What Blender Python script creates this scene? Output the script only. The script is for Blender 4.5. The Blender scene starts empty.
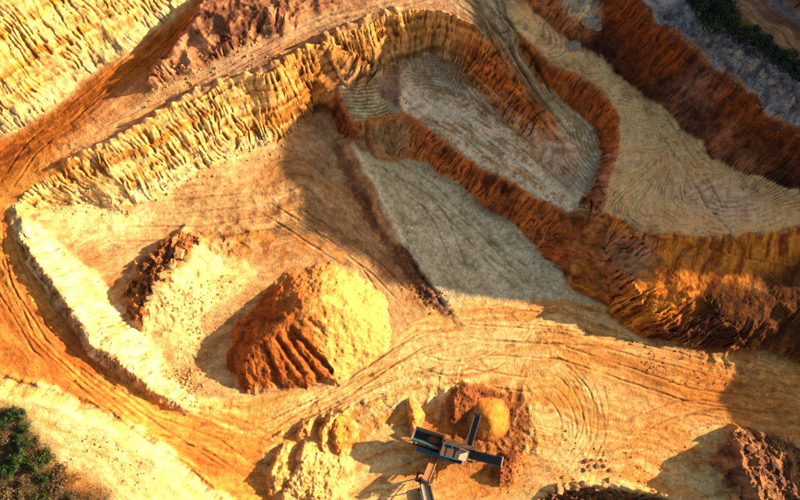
import bpy, bmesh, math, random
import numpy as np
from mathutils import Vector, Matrix

R = math.radians
random.seed(7)
RNG = np.random.default_rng(7)
SC = bpy.context.scene
COL = SC.collection

# ------------------------------------------------------------------ camera, light, exposure
CAM_D, CAM_TILT, HFOV = 108.0, 12.0, 60.0
CAM = Vector((0, -CAM_D * math.sin(R(CAM_TILT)), CAM_D * math.cos(R(CAM_TILT))))
cd = bpy.data.cameras.new('camera')
cam = bpy.data.objects.new('camera', cd)
COL.objects.link(cam)
cam.location = CAM
cam.rotation_euler = (R(CAM_TILT), 0, 0)
cd.sensor_fit = 'HORIZONTAL'
cd.angle = R(HFOV)
cd.clip_end = 8000
SC.camera = cam

SUN_AZ, SUN_EL = 15.0, 18.5          # degrees: azimuth north of east, elevation
world = bpy.data.worlds.new('World')
SC.world = world
world.use_nodes = True
wt = world.node_tree
sky = wt.nodes.new('ShaderNodeTexSky')
sky.sky_type = 'NISHITA'
sky.sun_disc = False
sky.sun_elevation = R(SUN_EL)
sky.sun_rotation = R(90 - SUN_AZ)
sky.altitude = 200
sky.dust_density = 2.5
sky.ozone_density = 0.6
bg = wt.nodes['Background']
bg.inputs['Strength'].default_value = 0.068
wt.links.new(sky.outputs['Color'], bg.inputs['Color'])

sd = bpy.data.lights.new('sun', 'SUN')
sd.energy = 5.0
sd.angle = R(0.45)
sd.color = (1.0, 0.80, 0.56)
sun = bpy.data.objects.new('sun', sd)
COL.objects.link(sun)
SD = Vector((math.cos(R(SUN_EL)) * math.cos(R(SUN_AZ)), math.cos(R(SUN_EL)) * math.sin(R(SUN_AZ)), math.sin(R(SUN_EL))))
sun.rotation_euler = SD.to_track_quat('Z', 'Y').to_euler()
sun.location = SD * 300

SC.view_settings.view_transform = 'Standard'
SC.view_settings.look = 'None'
SC.view_settings.exposure = 1.42
SC.view_settings.gamma = 1.0

# ------------------------------------------------------------------ helpers: geometry of the survey
_f = 400.0 / math.tan(R(HFOV) / 2)
_ct, _st = math.cos(R(CAM_TILT)), math.sin(R(CAM_TILT))


def at(px, py, h):
    """point of the place that the photograph shows at (px, py), h metres above the pit floor"""
    vx, vy = (px - 400) / _f, -(py - 250) / _f
    d = (vx, vy * _ct + _st, vy * _st - _ct)
    t = (h - CAM.z) / d[2]
    return (CAM.x + d[0] * t, CAM.y + d[1] * t, h)


def _hash(ix, iy, seed):
    h = (ix.astype(np.uint32) * np.uint32(374761393) + iy.astype(np.uint32) * np.uint32(668265263) + np.uint32(seed * 144665 + 1013))
    h = (h ^ (h >> np.uint32(13))) * np.uint32(1274126177)
    return h ^ (h >> np.uint32(16))


_GA = (np.arange(256) * (2 * math.pi / 256))
_GX, _GY = np.cos(_GA).astype(np.float32), np.sin(_GA).astype(np.float32)


def noise(x, y, seed=0):
    x = np.asarray(x, np.float32); y = np.asarray(y, np.float32)
    fx0, fy0 = np.floor(x), np.floor(y)
    ix, iy = fx0.astype(np.int64), fy0.astype(np.int64)
    fx, fy = x - fx0, y - fy0
    u = fx * fx * fx * (fx * (fx * 6 - 15) + 10)
    v = fy * fy * fy * (fy * (fy * 6 - 15) + 10)

    def g(dx, dy):
        h = _hash(ix + dx, iy + dy, seed) & np.uint32(255)
        return _GX[h] * (fx - dx) + _GY[h] * (fy - dy)
    a = g(0, 0); b = g(1, 0); c = g(0, 1); d = g(1, 1)
    ab = a + u * (b - a); cdv = c + u * (d - c)
    return (ab + v * (cdv - ab)) * 1.5


def fbm(x, y, seed=0, octaves=4, gain=0.5):
    s = 0; a = 1.0; f = 1.0; t = 0
    for i in range(octaves):
        s = s + a * noise(x * f + 17.3 * i, y * f - 9.1 * i, seed + i)
        t += a; a *= gain; f *= 2.03
    return s / t


def ridge(x, y, seed=0, octaves=3):
    s = 0; a = 1.0; f = 1.0; t = 0
    for i in range(octaves):
        s = s + a * (1 - 2 * np.abs(noise(x * f + 5.7 * i, y * f + 3.3 * i, seed + i)))
        t += a; a *= 0.5; f *= 2.1
    return s / t


def sstep(a, b, x):
    t = np.clip((x - a) / (b - a), 0, 1)
    return t * t * (3 - 2 * t)


def box(A, r):
    if r < 1:
        return A
    for ax in (0, 1):
        n = A.shape[ax]
        P = np.pad(A, [(r + 1, r) if i == ax else (0, 0) for i in (0, 1)], mode='edge')
        c = np.cumsum(P, axis=ax, dtype=np.float64)
        A = ((c[2 * r + 1:] - c[:n]) if ax == 0 else (c[:, 2 * r + 1:] - c[:, :n])) / (2 * r + 1)
    return A.astype(np.float32)


def blur(A, r):
    return box(box(A, r), r)


def solve(mask, val, depth=0):
    """smooth surface through the surveyed lines (multigrid Laplace)"""
    n, m = mask.shape
    if min(n, m) <= 10:
        z = np.full((n, m), val[mask > 0].mean() if mask.any() else 0.0)
        it = 300
    else:
        P = lambda A: np.pad(A, ((0, n % 2), (0, m % 2)))
        mk, vl = P(mask), P(val * mask)
        q = lambda A: A[0::2, 0::2] + A[1::2, 0::2] + A[0::2, 1::2] + A[1::2, 1::2]
        mc, vc = q(mk), q(vl)
        zc = solve((mc > 0).astype(np.float64), np.where(mc > 0, vc / np.maximum(mc, 1e-9), 0), depth + 1)
        z = np.repeat(np.repeat(zc, 2, 0), 2, 1)[:n, :m]
        it = 30 if depth == 0 else 60
    mb = mask > 0
    z[mb] = val[mb]
    for _ in range(it):
        p = np.pad(z, 1, mode='edge')
        z = 0.25 * (p[2:, 1:-1] + p[:-2, 1:-1] + p[1:-1, 2:] + p[1:-1, :-2])
        z[mb] = val[mb]
    return z


# ------------------------------------------------------------------ terrain survey: lines (px, py, height)
X0, X1, Y0, Y1, GS = -66.0, 66.0, -42.0, 42.0, 0.112
NX, NY = int((X1 - X0) / GS) + 1, int((Y1 - Y0) / GS) + 1
gx = (X0 + GS * np.arange(NX)).astype(np.float32)
gy = (Y0 + GS * np.arange(NY)).astype(np.float32)
GX, GY = np.meshgrid(gx, gy)

W1 = [(8, 207, 8.3), (34, 186, 9), (60, 166, 9.8), (110, 146, 10.6), (160, 117, 11.2), (200, 92, 11.8), (240, 78, 12.2), (280, 66, 12.6), (332, 36, 13.2),
      (375, 22, 13.6), (410, 11, 13.8), (450, 15, 13.6), (475, 27, 13.2), (490, 45, 12.2), (510, 75, 10.6), (533, 103, 8.6), (555, 135, 6.6), (575, 168, 5.3)]
W4 = [(470, -75, 17.5), (560, -45, 17.5), (600, -28, 17.2), (640, 0, 17), (665, 25, 16.8), (700, 50, 16.4), (735, 78, 16), (765, 108, 15.5), (800, 133, 15), (860, 178, 14)]
WT = [(514, 33, 12.6), (545, 58, 11.5), (575, 76, 10.6), (605, 95, 9.6), (625, 118, 8.7), (617, 150, 8.2), (613, 180, 7.9), (602, 210, 7.6)]
W3 = [(602, 210, 7.6), (640, 229, 8), (670, 235, 8.1), (700, 236, 8), (740, 235, 8), (770, 232, 8), (800, 228, 8), (870, 220, 8)]
W2 = [(338, 92, 6.2), (349, 110, 6.1), (357, 122, 5.7), (378, 117, 5.6), (402, 112, 5.5), (430, 131, 5.2), (465, 155, 5), (510, 180, 5), (545, 200, 5), (575, 212, 5.2)]
W0 = [(-150, 110, 22), (-60, 30, 23), (20, -40, 24), (110, -100, 25)]
W5 = [(16, 236, 8.9), (38, 260, 8.9), (60, 286, 8.2), (79, 321, 7.3), (99, 346, 6.5), (128, 370, 5.5), (161, 393, 4.2), (184, 406, 3.0)]
WM = [(147, 84, 12.5), (158, 68, 13.3), (176, 50, 13.8), (196, 24, 14.5), (212, -6, 15.3)]
BK = [(-70, 395, 8.6), (0, 398, 8.2), (50, 408, 8), (100, 430, 7.4), (150, 464, 6.6), (200, 510, 5.6)]
LINES = [W1, W4, WT, W3, W2, W0, W5, WM, BK,
    # top left face toe, road across its foot
    [(-90, 196, 9.4), (-40, 165, 9.6), (0, 136, 9.8), (40, 112, 10.2), (72, 90, 10.6), (130, 48, 11.8), (192, 0, 13), (225, -30, 13.8)],
    [(-90, 215, 9), (-30, 182, 9), (15, 152, 9.4), (80, 108, 10.3), (135, 72, 11.3), (165, 40, 11.9), (200, -3, 13), (230, -30, 13.6)],
    # rock wedge
    [(143, 88, 11.2), (154, 66, 11.6), (171, 47, 12.0), (190, 21, 12.6), (206, -8, 13.2)],
    [(150, 90, 11.5), (200, 68, 12.0), (260, 42, 12.8), (330, 11, 13.3), (370, -14, 13.6)],
    [(190, 50, 13.8), (235, 22, 15.2), (290, -4, 15.6), (330, -40, 16)],
    # upper track behind the long face
    [(60, 156, 9.6), (100, 138, 10.3), (180, 100, 11.4), (250, 70, 12.1), (330, 28, 13.0), (405, 2, 13.6), (455, -4, 13.8), (480, 2, 13.6)],
    [(440, -40, 14.2), (490, -15, 14), (510, 10, 13.4)],
    # foot of the long face
    [(16, 214, 7.6), (45, 208, 6), (80, 201, 5.6), (105, 207, 5), (132, 214, 4.6), (165, 192, 4.3), (200, 171, 4), (240, 153, 3.6), (280, 143, 3), (305, 122, 2.6),
     (318, 110, 2.6), (330, 112, 2.5)],
    [(338, 86, 7), (367, 86, 6.6), (401, 62, 6.6), (435, 49, 6.6), (460, 59, 6.3), (472, 80, 6), (500, 112, 5.6), (533, 146, 5.3), (560, 178, 5.1)],
    # foot of the terrace wall, the ramp
    [(518, 52, 11.2), (540, 80, 9), (568, 104, 7.1), (593, 126, 6), (599, 150, 5.6), (594, 180, 5.3), (582, 206, 5.1)],
    [(484, 8, 13.4), (500, 45, 11.8), (522, 85, 9.3), (545, 112, 7.2), (568, 140, 5.6)],
    [(420, 90, 6), (470, 120, 5.4), (520, 160, 5.1), (560, 195, 5)], [(375, 100, 6.2), (355, 100, 6.3)],
    # foot of the middle wall
    [(330, 112, 2.5), (341, 130, 2), (351, 141, 2), (375, 157, 1.8), (405, 160, 1.6), (428, 163, 1.4), (457, 184, 1), (490, 209, .8), (520, 228, .5), (545, 258, .2),
     (568, 282, 0), (600, 304, 0), (640, 338, 0), (670, 346, 0), (700, 349, 0), (760, 352, 0), (820, 370, 0.2), (900, 400, .4)],
    [(602, 212, 7.5), (578, 236, 5.2), (556, 262, 1.6)],
    [(622, 300, 2.2), (634, 284, 4.6), (646, 322, 1.8), (657, 286, 5.0), (671, 330, 1.6), (686, 292, 5.2), (703, 334, 1.8), (716, 296, 5.0), (732, 336, 1.9), (756, 292, 5.3), (780, 338, 2), (804, 300, 5), (830, 350, 2), (880, 320, 5)],
    # bench below the terrace corner
    [(612, 232, 6), (600, 252, 4.0), (585, 270, 1.8)],
    # slot between the brown floor and the pale floor
    [(335, 142, 1.0), (346, 166, .8), (366, 201, .5), (386, 236, .3), (405, 263, .2), (440, 306, 0)],
    [(352, 142, 2.2), (366, 172, 1.9), (388, 212, 1.5), (403, 244, .9), (446, 303, .2)],
    [(430, 200, 1.2), (480, 250, .5), (540, 290, 0)],
    # pit floor
    [(54, 240, 5.8), (84, 268, 4.4), (106, 293, 3.4), (122, 312, 2.8), (145, 337, 2.2), (158, 356, 1.7), (171, 375, 1.5), (193, 402, 1.4)],
    [(250, 200, 2.2), (300, 180, 1.8), (330, 170, 1.2)], [(220, 240, 1.8), (300, 240, .9), (370, 260, .3)],
    [(110, 232, 4.9), (160, 230, 3.4)], [(200, 330, .9), (250, 380, .6), (340, 380, .2), (400, 330, .1), (420, 290, .1)],
    # berm track and haul road
    [(22, 206, 8), (12, 234, 7.6), (32, 275, 7.0), (52, 299, 6.4), (72, 332, 5.5), (90, 355, 4.9), (122, 381, 4.0), (154, 402, 3), (184, 413, 2.1)],
    [(-90, 240, 8.9), (0, 230, 7.9), (8, 262, 7.6), (36, 320, 6.5), (86, 372, 4.9), (150, 418, 3.3), (200, 430, 1.9), (250, 422, .9), (300, 408, .3), (350, 390, 0)],
    [(-90, 362, 7.4), (0, 376, 6.4), (50, 388, 5.8), (90, 402, 5.1), (140, 428, 4.2), (200, 474, 2.8), (245, 512, 1.9), (270, 540, 1.6)],
    [(40, 520, 8), (0, 460, 8.2), (-60, 480, 8.4)], [(90, 480, 7.6), (150, 520, 7)],
    # working floor
    [(260, 480, .9), (275, 520, .7)], [(400, 430, 0), (400, 520, 0)], [(450, 340, 0), (560, 340, 0)], [(520, 420, 0), (600, 400, 0), (700, 400, .2), (820, 420, .5)],
    [(640, 460, .1), (720, 470, .3), (840, 480, .8)],
    [(500, 540, -.8), (535, 496, .0), (560, 486, .2), (585, 480, .4), (620, 484, .3), (660, 491, .3), (700, 499, .4), (760, 520, .6)],
    [(540, 508, -1.6), (560, 500, -2.0), (590, 493, -2.2), (620, 497, -2.2), (665, 506, -2.0), (700, 518, -1.6)], [(480, 560, -1.8), (620, 560, -2.4), (760, 560, -.5)],
    # terrace
    [(530, 8, 13), (562, 36, 11.9), (600, 59, 10.6), (645, 96, 9.2), (690, 138, 8.3), (735, 172, 8.1), (765, 182, 8), (800, 189, 8), (880, 205, 8)],
    [(640, 150, 8.1), (680, 190, 8), (740, 210, 8)],
    # rim: grey bank, scrub, track
    [(660, -20, 17.4), (690, 10, 17.6), (720, 45, 17.4), (755, 70, 17), (800, 105, 16.6), (860, 150, 15)],
    [(700, -10, 18.2), (730, 30, 18.2), (770, 55, 18), (820, 90, 17.6)],
    [(735, -20, 17.8), (765, 12, 17.8), (810, 50, 17.6), (900, 110, 17)], [(850, -60, 20), (900, 0, 20)],
    [(585, 8, 14.5), (596, 24, 13.2), (566, 30, 12.6)],
    # rim of the surveyed ground
    [(-150, 160, 18), (-160, 60, 24), (-100, -60, 26), (60, -120, 26)],
    [(-130, 500, 9), (-40, 560, 8.5), (100, 570, 7.5), (220, 560, 3), (300, 570, 0.5)],
]


def line_world(L):
    return [at(*p) for p in L]


def raster(lines, shape=(NY, NX), x0=X0, y0=Y0, gs=GS):
    s = np.zeros(shape); c = np.zeros(shape)
    for L in lines:
        for a, b in zip(L[:-1], L[1:]):
            a, b = np.array(a), np.array(b)
            n = max(2, int(np.linalg.norm((b - a)[:2]) / (gs * 0.4)))
            t = np.linspace(0, 1, n)[:, None]
            p = a + (b - a) * t
            j = np.round((p[:, 0] - x0) / gs).astype(int); i = np.round((p[:, 1] - y0) / gs).astype(int)
            ok = (i >= 0) & (i < shape[0]) & (j >= 0) & (j < shape[1])
            np.add.at(s, (i[ok], j[ok]), p[ok, 2]); np.add.at(c, (i[ok], j[ok]), 1)
    return (c > 0).astype(np.float64), np.where(c > 0, s / np.maximum(c, 1), 0)


ZB = solve(*raster([line_world(L) for L in LINES])).astype(np.float32)
ZB = blur(ZB, 2)
WGX = (1.0 * fbm(GX * .19, GY * .19, 141, 3, .42)).astype(np.float32); WGY = (1.0 * fbm(GX * .19 + 50, GY * .19, 143, 3, .42)).astype(np.float32)


def samp(A, x, y):
    fx = np.clip((np.asarray(x, np.float32) - X0) / GS, 0, NX - 1.001); fy = np.clip((np.asarray(y, np.float32) - Y0) / GS, 0, NY - 1.001)
    j, i = fx.astype(int), fy.astype(int); u, v = fx - j, fy - i
    return (A[i, j] * (1 - u) + A[i, j + 1] * u) * (1 - v) + (A[i + 1, j] * (1 - u) + A[i + 1, j + 1] * u) * v


ZB = samp(ZB, GX + WGX, GY + WGY).astype(np.float32)


def gp(px, py, Z=None):
    """where on the ground the photograph's point (px, py) lies"""
    Z = ZB if Z is None else Z
    h = 5.0
    for _ in range(14):
        p = at(px, py, h); h = 0.5 * h + 0.5 * float(samp(Z, p[0], p[1]))
    return p[0], p[1], float(samp(Z, p[0], p[1]))


def poly_mask(P, warp=0.0, soft=2, seed=0, freq=0.35):
    """ground inside a surveyed outline; its edge wanders by `warp` metres and fades over `soft` cells"""
    W = [gp(*p)[:2] for p in P]
    xs, ys = [p[0] for p in W], [p[1] for p in W]
    mrg = warp * 2 + soft * GS * 3 + 1
    j0, j1 = max(0, int((min(xs) - mrg - X0) / GS)), min(NX, int((max(xs) + mrg - X0) / GS) + 2)
    i0, i1 = max(0, int((min(ys) - mrg - Y0) / GS)), min(NY, int((max(ys) + mrg - Y0) / GS) + 2)
    M = np.zeros((NY, NX), np.float32)
    if j1 <= j0 or i1 <= i0:
        return M
    x, y = GX[i0:i1, j0:j1] + WGX[i0:i1, j0:j1], GY[i0:i1, j0:j1] + WGY[i0:i1, j0:j1]
    warp *= .7
    if warp:
        x, y = x + warp * 2 * fbm(x * freq, y * freq, seed + 50, 4, .6), y + warp * 2 * fbm(x * freq + 31, y * freq, seed + 70, 4, .6)
    ins = np.zeros(x.shape, bool)
    for (ax, ay), (bx, by) in zip(W, W[1:] + W[:1]):
        if ay == by:
            continue
        c = (ay > y) != (by > y)
        ins ^= c & (x < (bx - ax) * (y - ay) / (by - ay) + ax)
    M[i0:i1, j0:j1] = ins
    return blur(M, soft) if soft else M


def polycoord(x, y, P):
    """along (s) and signed across (d) coordinates of the ground relative to a line"""
    best = np.full(x.shape, 1e9, np.float32); s = np.zeros_like(best); d = np.zeros_like(best); acc = 0.0
    n = len(P) - 1
    for k in range(n):
        (ax, ay), (bx, by) = P[k][:2], P[k + 1][:2]
        ux, uy = bx - ax, by - ay; L = math.hypot(ux, uy); ux /= L; uy /= L
        tt = (x - ax) * ux + (y - ay) * uy
        t = np.clip(tt, -1e9 if k == 0 else 0, 1e9 if k == n - 1 else L)
        ex, ey = x - ax - t * ux, y - ay - t * uy
        q = ex * ex + ey * ey
        b = q < best
        best = np.where(b, q, best); s = np.where(b, acc + t, s)
        d = np.where(b, np.sign(ux * ey - uy * ex) * np.sqrt(q), d)
        acc += L
    return s, d


# ------------------------------------------------------------------ relief
gyv, gxv = np.gradient(ZB, GS)
SLOPE = np.hypot(gxv, gyv)
STEEP = sstep(0.38, 0.75, blur(SLOPE, 3))

S_ = np.zeros_like(ZB); D_ = np.full_like(ZB, 1e3); WID = np.zeros(ZB.shape, np.int8)
WALLS = [('W0', [(-120, 190, 9), (0, 136, 10), (72, 90, 10.6), (130, 48, 12), (192, 0, 13), (240, -40, 14)]), ('W1', W1), ('W4', W4), ('WT', WT), ('W3', W3), ('W2', W2), ('W5', W5), ('WM', WM), ('BK', BK)]
for k, (nm, L) in enumerate(WALLS):
    s, d = polycoord(GX + WGX, GY + WGY, line_world(L))
    if k == 0:
        b = np.abs(d) * 0.55 < np.abs(D_)
        b &= (d > -1) if True else b
    else:
        b = np.abs(d) < np.abs(D_) * (0.55 if False else 1)
    S_ = np.where(b, s + 37.0 * k, S_); D_ = np.where(b, d, D_); WID = np.where(b, k, WID).astype(np.int8)

ws = S_ + 0.5 * fbm(GX * .5, GY * .5, 3, 3)
strat = ZB + 0.35 * fbm(GX * .25, GY * .25, 23, 3)
lump0 = fbm(GX * .16, GY * .16, 29, 2)
r1 = ridge(ws / .78 + .8 * np.sin(ws * .21) + .4 * np.sin(ws * .63), D_ / 7 + 3, 11, 2)
r2 = ridge(ws / .36, D_ / 3, 15, 2)
r3 = ridge(ws / 3.4, D_ / 14, 19, 2)
AMP = np.array([.8, .9, .42, .5, .9, .6, .45, .6, .2], np.float32)[WID]
ledge = np.abs(((strat / 1.35) % 1.0) - 0.5) * 2
ledge2 = np.abs(((strat / .55 + .3) % 1.0) - 0.5) * 2
dash = sstep(.12, .45, noise(ws / .36 + 3.1 * np.floor(strat / 1.35), D_ / 2.4 + 5 * np.floor(strat / 1.35), 27)) * sstep(-.35, .2, lump0)
BUT = sstep(.12, .4, blur(SLOPE, 3)) * (WID == 4) * (1.7 * fbm(ws / 5.5, D_ / 40, 45, 3, .55) + .5 * (ridge(ws / 2.2, D_ / 12, 46, 2) - .3))
PATCH = .15 + 1.3 * sstep(-.3, .35, fbm(ws / 7, D_ / 6, 47, 4, .6))
RILL = BUT + STEEP * AMP * (0.25 * r1 * PATCH + 0.15 * r2 * PATCH + 0.42 * r3 + 0.20 * (ledge - .5) + .07 * (ledge2 - .5) - .45 * dash)
ROUGH = sstep(-.1, .35, fbm(GX * .07, GY * .07, 33, 3)) 
lump = fbm(GX * .12, GY * .12, 31, 4, .55)
fine = fbm(GX * .9, GY * .9, 35, 4, .6)
grain = fbm(GX * 2.6, GY * 2.6, 39, 3, .6)
Z = ZB + RILL + 0.16 * lump + (.05 + .08 * ROUGH) * fine + (.022 + .03 * ROUGH) * grain + STEEP * AMP * (0.22 * fine + .08 * grain)


def comb(Zin, poly, centre, spacing, amp, seed, feather=0.2, gaps=0.5, soft=4, radial=False):
    """grooves scraped by a digger bucket: arcs round a centre (or rays from it), broken into strokes"""
    M = poly_mask(poly, .5, soft, seed)
    cx, cy = gp(*centre)[:2]
    dx, dy = GX - cx, GY - cy
    rr = np.hypot(dx, dy); an = np.arctan2(dy, dx)
    if radial:
        u, v = an * radial, rr
    else:
        u, v = rr, an * 12
    u = u + feather * fbm(GX * .35, GY * .35, seed, 3) * 2
    row = np.floor(u / spacing)
    g = np.abs((u / spacing) % 1 - .5) * 2
    keep = sstep(-.2, .15, noise(v * .35 + row * 7.7, row * 3.1, seed + 5) + gaps - .62) * sstep(-.45, -.05, fbm(GX * .22, GY * .22, seed + 15, 3))
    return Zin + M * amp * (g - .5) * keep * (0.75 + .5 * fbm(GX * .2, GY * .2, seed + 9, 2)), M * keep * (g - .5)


GROOVE = np.zeros_like(Z)
def add_comb(*a, **k):
    global Z, GROOVE
    w = k.pop('tone', 1.0)
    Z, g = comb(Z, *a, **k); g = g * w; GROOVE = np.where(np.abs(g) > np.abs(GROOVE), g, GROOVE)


def stroke_patches(poly, cell, spacing, amp, seed, tone=1.0):
    """short bucket strokes in overlapping patches, each raked its own way"""
    global Z, GROOVE
    M = poly_mask(poly, .6, 4, seed)
    W = [gp(*p)[:2] for p in poly]; r = np.random.default_rng(seed)
    xs, ys = [p[0] for p in W], [p[1] for p in W]
    n = int((max(xs) - min(xs)) * (max(ys) - min(ys)) / cell ** 2) + 2
    best = np.full(Z.shape, 1e9, np.float32); u = np.zeros_like(Z); v = np.zeros_like(Z); row = np.zeros_like(Z)
    wx, wy = GX + .8 * fbm(GX * .4, GY * .4, seed + 1, 3), GY + .8 * fbm(GX * .4 + 7, GY * .4, seed + 2, 3)
    for k in range(n):
        px, py, a, rad = r.uniform(min(xs), max(xs)), r.uniform(min(ys), max(ys)), r.normal(.9, .55), r.uniform(6, 14)
        cx, cy = px + rad * math.cos(a), py + rad * math.sin(a)
        d2 = ((wx - px) ** 2 + (wy - py) ** 2) * r.uniform(.7, 1.4)
        b = d2 < best
        rr = np.hypot(GX - cx, GY - cy); best = np.where(b, d2, best); u = np.where(b, rr + k * 3.1, u); v = np.where(b, np.arctan2(GY - cy, GX - cx) * rad, v)
    u = u / (spacing * (1 + .15 * noise(GX * .1, GY * .1, seed + 3))) + .35 * fbm(GX * .4, GY * .4, seed + 4, 3); row = np.floor(u)
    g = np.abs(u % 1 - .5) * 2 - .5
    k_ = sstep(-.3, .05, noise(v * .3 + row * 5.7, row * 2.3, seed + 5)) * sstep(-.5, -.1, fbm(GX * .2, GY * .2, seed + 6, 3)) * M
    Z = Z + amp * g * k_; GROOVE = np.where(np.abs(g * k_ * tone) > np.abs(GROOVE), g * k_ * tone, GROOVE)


stroke_patches([(530, 14), (562, 40), (600, 62), (645, 98), (690, 140), (722, 165), (700, 200), (690, 232), (640, 226), (604, 208), (615, 180), (619, 150), (627, 118), (607, 94), (577, 75), (547, 57)], 6.5, .58, .24, 141)
stroke_patches([(402, 70), (440, 52), (470, 75), (500, 114), (480, 130), (420, 100)], 5, .6, .16, 142, .7)
# terrace strokes, several patches each with its own swing centre
add_comb([(690, 195), (760, 200), (790, 232), (700, 238)], (740, 140), .72, .2, 105, gaps=.9)
add_comb([(722, 160), (760, 178), (830, 190), (830, 222), (785, 212), (740, 190)], (715, 225), .6, .3, 106, radial=14, gaps=.9)
# raked bench behind the knee of the wall, pocket rim
add_comb([(342, 90), (368, 84), (398, 92), (396, 114), (358, 122)], (350, -40), .55, .34, 108, feather=.2, gaps=1)
add_comb([(396, 62), (440, 48), (466, 60), (470, 90), (440, 78), (408, 84)], (440, 120), .6, .22, 109, radial=9, gaps=.45)
add_comb([(560, 130), (596, 128), (596, 175), (584, 206), (560, 180)], (640, 120), .6, .2, 110, gaps=.7)
# sweeping wheel arcs on the working floor
for (cx, cy, pl, sd_, am) in (((515, 425), 0, [(550, 350), (590, 360), (612, 420), (580, 465), (530, 490), (560, 430)], 111, .10), ((250, 300), 0, [(250, 400), (420, 350), (420, 380), (300, 430), (250, 440)], 112, .05),
                         ((640, 560), 0, [(600, 380), (700, 380), (690, 440), (600, 440)], 113, .05), ((690, 470), 0, [(660, 400), (720, 390), (730, 430), (680, 440)], 114, .08)):
    add_comb(pl, cx, .62, am * .8, sd_, feather=.22, gaps=.5, soft=12, tone=.45)

# wheel tracks along the roads: (line, half width, spacing, depth)
TRACK = np.zeros_like(Z)
for (L, hw, sp, am, sd_) in ((
        [(225, -30), (165, 40), (80, 108), (15, 152), (-60, 205)], 3.6, .8, .13, 201),
        ([(455, -6), (330, 28), (250, 68), (180, 100), (100, 140), (20, 190)], 4.2, .75, .08, 202),
        ([(-30, 200), (6, 262), (40, 320), (90, 372), (150, 416), (220, 440), (320, 470)], 6, .8, .08, 203),
        ([(150, 420), (250, 424), (340, 385), (440, 340), (560, 330), (700, 370), (820, 400)], 6.5, .7, .07, 204),
        ([(455, -10), (490, 20), (510, 60), (535, 100), (560, 130)], 3.2, .62, .20, 205),
        ([(735, -20), (765, 12), (810, 50), (900, 110)], 3.4, 1.1, .10, 206),
        ([(400, 75), (420, 105), (470, 130), (530, 175), (575, 205)], 7, 1.3, .06, 207),
        ([(460, 340), (452, 380), (446, 430)], 3, .6, .09, 208), ([(550, 340), (520, 420), (540, 480)], 5, .6, .06, 209)):
    P = [gp(*p)[:2] for p in L]
    s, d = polycoord(GX, GY, P)
    Lt = sum(math.hypot(b[0] - a[0], b[1] - a[1]) for a, b in zip(P, P[1:]))
    d = d + .9 * fbm(s * .07, d * .1, sd_ + 3, 2)
    m = sstep(hw, hw * .5, np.abs(d)) * (1 - STEEP) * sstep(-1, 6, s) * sstep(Lt + 1, Lt - 6, s) * sstep(-.5, .2, fbm(s * .06, d * .2, sd_ + 6, 2))
    t = fbm(d / sp, s * .035, sd_, 3, .6)
    Z += m * am * 1.6 * t
    TRACK = np.where(m > np.abs(TRACK), m * t, TRACK)


def bump_line(L, w, h, seed=0, rough=.5):
    """a windrow or a rut along a line"""
    global Z
    P = [gp(*p)[:2] for p in L]
    s, d = polycoord(GX, GY, P)
    Ltot = sum(math.hypot(b[0] - a[0], b[1] - a[1]) for a, b in zip(P, P[1:]))
    d = d + .35 * fbm(s * .35, d * 0.35, seed, 3)
    e = sstep(-.5, 1.5, s) * sstep(Ltot + .5, Ltot - 1.5, s)
    k = np.exp(-(d / w) ** 2) * e * (1 - rough + rough * (0.9 + 1.6 * fbm(s * .6, d * .3, seed + 4, 3)))
    Z = Z + h * k
    return k


bump_line([(62, 165), (110, 144), (160, 115), (200, 90), (280, 64), (332, 34), (400, 8)], .55, 1.0, 301, .8)
bump_line([(12, 232), (22, 255), (40, 280), (58, 300)], .3, .35, 302, .4)
bump_line([(0, 374), (50, 386), (92, 400), (142, 426), (200, 472), (240, 510)], .45, .45, 303, .5)
bump_line([(14, 212), (24, 222), (34, 234)], 1.2, .9, 304, .7)
bump_line([(150, 400), (200, 412), (250, 400)], .5, .3, 305, .8)
bump_line([(352, 142), (366, 172), (388, 212), (403, 244)], .35, .35, 306, .4)
bump_line([(545, 494), (575, 483), (620, 486), (700, 500)], .7, .35, 307, .4)
bump_line([(265, 440), (300, 425), (345, 408), (375, 400)], .5, .35, 308, .9)
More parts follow.
